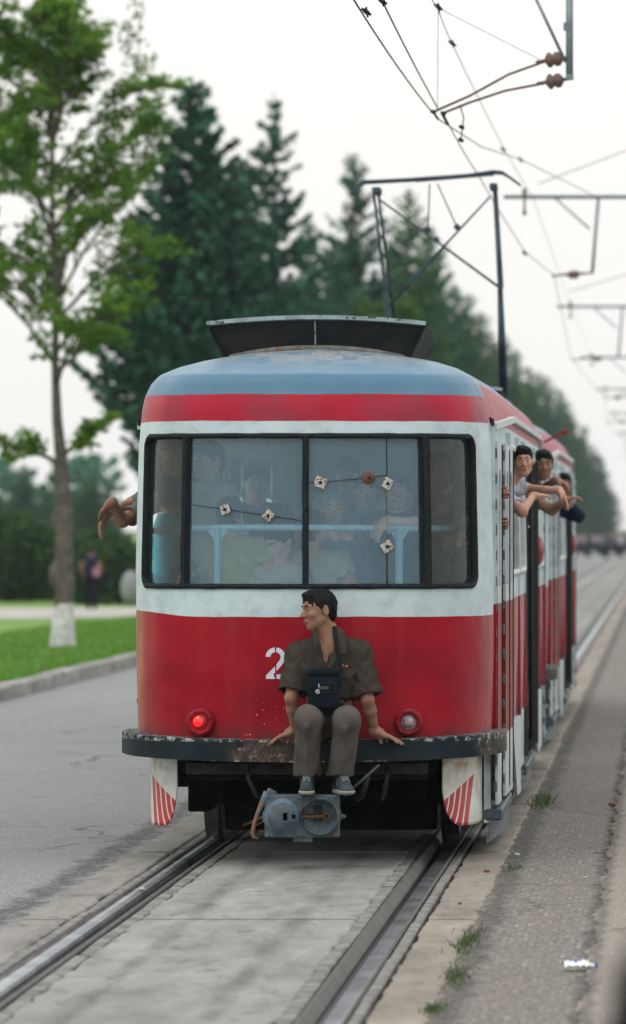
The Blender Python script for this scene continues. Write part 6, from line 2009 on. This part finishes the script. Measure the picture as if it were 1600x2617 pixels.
        q.box(heel + d * .09 + V3((0, 0, .055)), (.1, .25, .05), Fs, .002, .006, 's'); q.box(heel + d * .09 + V3((0, 0, -.072)), (.1, .25, .05), Fs, .002, .004, 's')
        q.mesh('sole', .005, M['sole'], t)
        mb = MB()
        for i in range(5):
            o = heel + d * (.075 + .020 * i) + V3((0, 0, .112 - .0125 * i))
            for a_, b_ in ((-1, 1), (1, -1)):
                mb.tube([o + r_ * .022 * a_ + V3((0, 0, -.008)), o + d * .008 + V3((0, 0, .005)), o + d * .018 + r_ * .022 * b_ + V3((0, 0, -.010))], .0035, 5)
        mb.build('laces', M['lace'], t)
    add_hair(head, Fh, t, 1.0, 'short', 'hair', .0048, 2.0)
    face_bits(head, Fh, t, 1.0, .8)
    return t
bumper_man()

def bag():
    t = empty('shoulder_bag', (.115, -.36, .90), 'small dark navy shoulder bag on the lap of the man on the bumper', 'bag')
    def A(px, py, y): return at(px, py, y)
    M['bag'] = cloth_mat('navy_nylon', (.011, .016, .021), (.007, .010, .014), .6)
    M['bag_edge'] = cloth_mat('navy_piping', (.022, .034, .046), (.015, .022, .032), .5)
    y0 = -.375
    c = (A(826, 1762, y0) + Vector((0, .035, 0)))
    s = Sdf(); s.box(c, (.088, .040, .112), None, .018, .01); s.box(c + Vector((0, -.012, .100)), (.090, .046, .018), None, .014, .012); s.box(c + Vector((.0, -.036, -.02)), (.074, .012, .088), None, .010, .006); s.box(c + Vector((-.092, 0, .04)), (.012, .02, .05), None, .006, .006); s.box(c + Vector((.092, 0, .04)), (.012, .02, .05), None, .006, .006)
    s.noise = lambda x, y, z: .0018 * np.sin(x * 70 + z * 30) * np.sin(z * 60)
    s.mesh('bag_body', .0048, M['bag'], t)
    mb = MB()
    for (px0, py0, px1, py1) in ((797, 1716, 864, 1722), (797, 1746, 864, 1747), (806, 1771, 863, 1767)):
        mb.tube([A(px0, py0, y0 - .016), A((px0 + px1) / 2, (py0 + py1) / 2 - 1, y0 - .020), A(px1, py1, y0 - .016)], .0022, 6)
    mb.tube([A(795, 1713, y0 - .02), A(812, 1706, y0 - .026), A(840, 1706, y0 - .026), A(866, 1716, y0 - .02)], .0028, 6)
    mb.build('piping', M['bag_edge'], t)
    def strap(pts, w, name):
        vs = []; fs = []
        for i, p in enumerate(pts):
            a, b = pts[max(i - 1, 0)], pts[min(i + 1, len(pts) - 1)]
            d = (b - a).normalized(); x = d.cross(Vector((0, 1, 0))).normalized() * w / 2
            vs += [p - x, p + x, p + x + Vector((0, .003, 0)), p - x + Vector((0, .003, 0))]
        for i in range(len(pts) - 1):
            for k in range(4): fs.append((i * 4 + k, i * 4 + (k + 1) % 4, i * 4 + 4 + (k + 1) % 4, i * 4 + 4 + k))
        fs += [(0, 1, 2, 3), tuple(4 * (len(pts) - 1) + k for k in (3, 2, 1, 0))]
        mb = MB(); mb._add(vs, fs); mb.build(name, M['bag_edge'] if w < .02 else M['bag'], t)
    strap([A(788, 1722, -.355), A(790, 1690, -.335), A(793, 1665, -.318), A(797, 1640, -.296), A(802, 1618, -.262)], .012, 'strap')
    strap([A(870, 1722, -.355), A(869, 1700, -.342), A(864, 1675, -.335), A(859, 1650, -.318), A(856, 1625, -.290), A(854, 1605, -.250), A(858, 1598, -.19)], .024, 'strap')
    M['chrome'] = pm('chrome', (.6, .65, .68), (.4, .45, .5), 40, .25, .9)
    mb = MB(); mb.tube([A(814, 1747, y0 - .024), A(816, 1756, y0 - .026), A(813, 1762, y0 - .026)], .0024, 6)
    cc = A(812, 1768, y0 - .028)
    mb.tube([cc + Vector((.011 * math.cos(a), 0, .011 * math.sin(a))) for a in np.linspace(0, 2 * math.pi, 17)], .0026, 6); mb.lathe(cc, (0, -1, 0), [(.005, 0), (.004, .003), (0, .003)], 8)
    mb.build('zip_charm', M['chrome'], t)
    M['tagm'] = pm('bronze_tag', (.10, .085, .065), (.05, .045, .035), 200, .35, .3)
    mb = MB(); mb.box(A(829, 1758, y0 - .024), (.024, .002, .009), None, .001); mb.build('name_plate', M['tagm'], t)
    mb = MB(); mb.lathe(A(788, 1709, -.325), (0, -1, 0), [(.006, 0), (.004, .004), (0, .004)], 8); mb.build('brass_rivet', M['brass'], t)
bag()
print('man', round(time.time() - T0, 1))

# ---- passengers behind the windscreen
g = 'passengers in the tram'
def H(px, py, Y): return tuple(at(px, py, Y))
cam_dir = (0.07, -1, 0)
person('seated passenger in yellowish khaki shirt seen from behind, behind left windscreen', H(588, 1318, .95), (.15, 1, .05), 'khaki', 'dark', 'skin2', vox=.010, seat=True, feat=False, torso_w=1.15, floor=1.0)
person('passenger bowing forward with lowered face beside the central mullion', H(712, 1385, .92), (-.55, -.75, -.42), 'khaki2', 'dark', 'skin3', body=(.1, 1), lean=(.12, -.05, 0), vox=.010, seat=True, floor=1.0)
person('seated passenger in pale grey khaki shirt just right of the central mullion', H(800, 1352, 1.05), (.1, 1, 0), 'khaki2', 'dark', vox=.011, seat=True, feat=False, floor=1.0, torso_w=1.05)
person('elderly grey haired passenger in blue with hands on the pale blue rail', H(852, 1300, 1.25), (.05, -1, -.08), 'blue', 'dark', 'skin3', 'grey_hair', vox=.008, wr={'R': H(868, 1352, .72), 'L': H(893, 1350, .70)}, el={'R': (-.6, 0, -.8), 'L': (.6, 0, -.8)}, hd={'R': ((.1, -.8, -.1), (0, 0, -1)), 'L': ((-.1, -.8, -.1), (0, 0, -1))}, curl=(.8, .8, .8, .8), k=.93)
person('middle passenger in blue looking out between the repair plates', H(935, 1256, 1.45), (.12, -1, -.05), 'blue', 'dark', 'skin3', vox=.009, wr={'L': H(938, 1352, .70)}, hd={'L': ((.0, -.8, -.2), (0, 0, -1))}, el={'L': (.7, 0, -.6)}, curl=(.8, .8, .8, .8), k=.92)
person('young passenger in a dark top resting a bare arm on the rail', H(1014, 1256, 1.35), (-.05, -1, .05), 'dark', 'dark', 'skin3', vox=.008, sleeve=.45, k=.93, tilt=.12, wr={'R': H(985, 1330, .58), 'L': H(1040, 1352, .75)}, ex={'R': H(1062, 1338, .66), 'L': H(1072, 1345, .95)}, hd={'R': ((-.55, -.25, -.75), (.2, .6, -.6))})
person('passenger in a bright turquoise shirt behind the left corner pane', H(432, 1262, 1.25), (-.2, 1, 0), 'turquoise', 'dark', 'skin', 'hair', 'long', vox=.011, feat=False, k=.95, body=(-1, .15), torso_w=.9, wr={'R': (-.75, 1.0, 1.75), 'L': (-.75, 1.5, 1.75)})
person('passenger in dark green clothes low behind the right corner pane', H(1160, 1345, 1.5), (.4, .8, -.1), 'green', 'dark', 'skin2', vox=.012, feat=False, k=.95)
person('passenger in plum clothing standing deep behind the right corner pane', H(1130, 1240, 2.6), (-.3, -1, 0), 'plum', 'dark', 'skin2', vox=.013, k=1.0)
person('dark haired passenger standing deep inside behind the left windscreen', H(655, 1235, 3.1), (.2, -1, 0), 'dark', 'dark', 'skin2', vox=.013)
person('passenger in a light shirt standing deep behind the grey haired one', H(890, 1215, 3.4), (-.2, -1, 0), 'lblue', 'dark', 'skin2', vox=.013)
# arms out of the left window
person('passenger at the left window with grey sleeve and forearms crossed outside it', H(452, 1160, 1.75), (-.9, -.3, -.05), 'greyshirt', 'dark', 'skin', body=(-1, -.05), lean=(-.05, 0, 0), vox=.0075, sleeve=.985,
       wr={'R': H(286, 1283, 1.42), 'L': H(270, 1312, 1.60)}, ex={'R': H(312, 1330, 1.56), 'L': H(338, 1288, 1.86)}, hd={'R': ((-.45, .55, -.45), (.3, .1, -1)), 'L': ((-.38, -.1, -.92), (.9, 0, -.3))}, curl=(.22, .26, .3, .36))
person('tall standing passenger at the top of the left windscreen, head turned aside', H(532, 1178, 1.15), (-.7, -.7, -.05), 'khaki2', 'dark', 'skin3', body=(-.6, -.5), vox=.010)
# leaning out of the right side
person('young passenger in white shirt leaning out of the front side window, arm hanging', H(1336, 1178, 4.35), (.10, -1, -.05), 'white', 'dark', 'skin2', body=(.85, -.5), lean=(.34, 0, 0), vox=.0065, sleeve=.985, k=.87, tilt=-.06,
       wr={'R': H(1362, 1268, 4.2), 'L': H(1430, 1254, 4.3)}, ex={'R': H(1334, 1306, 3.95), 'L': H(1346, 1250, 4.6)}, hd={'L': ((.55, -.1, -.85), (-.8, 0, -.5)), 'R': ((.8, .5, .1), (-.2, 0, -1))}, curl=(.15, .18, .22, .3))
person('dark haired man leaning out of the rear side window of the first car', H(1388, 1188, 9.7), (.15, -1, -.05), 'navy', 'dark', 'skin', body=(.85, -.5), lean=(.42, 0, 0), vox=.008, sleeve=.8,
       wr={'R': H(1440, 1283, 9.2), 'L': H(1420, 1228, 9.75)}, ex={'R': H(1410, 1302, 9.35), 'L': H(1372, 1258, 9.9)}, hd={'R': ((.8, .0, .4), (-.5, 0, -.8)), 'L': ((.9, -.2, -.3), (0, 0, -1))}, curl=(.5, .5, .5, .5))
person('man with dark sleeves leaning out of the trailing car, elbow bent outside', H(1440, 1240, 18.6), (.3, -1, -.05), 'navy', 'dark', 'skin', body=(.9, -.4), lean=(.42, 0, 0), vox=.010, sleeve=1.0,
       wr={'R': H(1458, 1290, 18.0), 'L': H(1452, 1288, 18.7)}, ex={'R': H(1478, 1318, 18.2), 'L': H(1462, 1312, 18.8)})
person('passenger just inside the middle door gripping its edge with one hand', (.72, 7.2, 2.30), (.6, -.8, 0), 'dark', 'dark', 'skin2', body=(.9, -.4), vox=.0085, wr={'R': H(1350, 1392, 6.75)}, el={'R': (-.2, 0, -1)}, hd={'R': ((.35, -.1, .9), (.0, .9, .0))}, curl=(.5, .5, .5, .5))
person('passenger inside the front folding door, fingers curled around the leaf edge', (.70, 1.65, 2.30), (.5, -.8, 0), 'plum', 'dark', 'skin', body=(.9, -.3), vox=.0075, wr={'R': (1.045, 1.47, 2.16), 'L': (1.040, 1.50, 1.97)}, el={'R': (.2, -.3, -1), 'L': (.2, .4, -1)}, hd={'R': ((.75, -.4, .1), (-.2, -.9, 0)), 'L': ((.75, -.4, .1), (-.2, -.9, 0))}, curl=(.7, .7, .7, .7))
print('passengers', round(time.time() - T0, 1))

# ---- pedestrian and crowd
ph = at(233, 1415, 107)
person('man in navy shirt and dark trousers walking on the path with a black bag', (ph.x, 107, -.25 + 1.60), (.1, 1, 0), 'navy', 'black', 'skin', floor=-.25, vox=.02, feat=False, group='people on foot', k=.98)
t = empty('carried_bag', (ph.x + .28, 106.9, .45), 'dark bag carried at the hip of the walking man', 'bag')
mb = MB(); mb.box((ph.x + .30, 106.95, .62), (.17, .08, .15), None, .03); mb.build('bag_body', M['c_black'], t)
mb = MB(); mb.tube([(ph.x + .18, 106.95, .76), (ph.x + .15, 107, 1.1), (ph.x + .1, 107, 1.3)], .012, 5); mb.build('strap', M['c_black'], t)
mb = MB(); mb.box((ph.x + .16, 106.85, .80), (.09, .02, .12), None, .01); mb.build('folded_paper', M['c_pink'], t)
cols = ['white', 'lblue', 'dark', 'white', 'navy', 'pink', 'white', 'dark', 'lblue', 'navy', 'white', 'dark', 'greyshirt', 'white', 'dark', 'navy']
where = ['first beyond the tram', 'near the tram side', 'on the road centre', 'left of the middle group', 'in the middle group', 'behind the tram corner', 'just right of the group', 'between two white shirts', 'right of centre', 'nearer than the others', 'on the right', 'further right', 'at right edge group', 'right of the track', 'at the far right', 'closest to the picture edge']
names = dict(white='white', lblue='light blue', dark='black', navy='navy', pink='pink', greyshirt='grey')
for i, c in enumerate(cols):
    Y = 290 + 12 * ((i * 7) % 9); px = 1468 + 9.2 * i
    x = at(px, 1350, Y).x; k = .92 + .02 * (i % 5)
    person('distant pedestrian in %s top %s' % (names[c], where[i]), (x, Y, 1.60 * k), (.1, -1 if i % 2 else 1, 0), c, 'dark' if i % 3 else 'navy', 'skin', floor=0, vox=.045, feat=False, group='pedestrians far down the road', k=k)
person('out of focus bystander in dark clothes close by at the right picture edge', (2.25, -24.0, 1.60), (0, 1, 0), 'black', 'dark', 'skin', floor=0, vox=.012, feat=False, group=None, body=(0, 1))
print('people', round(time.time() - T0, 1))

# ================================================================ haze
hz = bpy.data.materials.new('haze_air'); hz.use_nodes = True
hn = hz.node_tree.nodes; hn.clear()
vo = hn.new('ShaderNodeVolumePrincipled'); vo.inputs['Density'].default_value = .00016; vo.inputs['Color'].default_value = (.84, .95, 1.0, 1); vo.inputs['Anisotropy'].default_value = .2
ho = hn.new('ShaderNodeOutputMaterial'); hz.node_tree.links.new(vo.outputs[0], ho.inputs['Volume'])
mb = MB(); mb.box((0, 500, 8.5), (320, 545, 10.5))
tag(mb.build('haze', hz), kind='stuff')
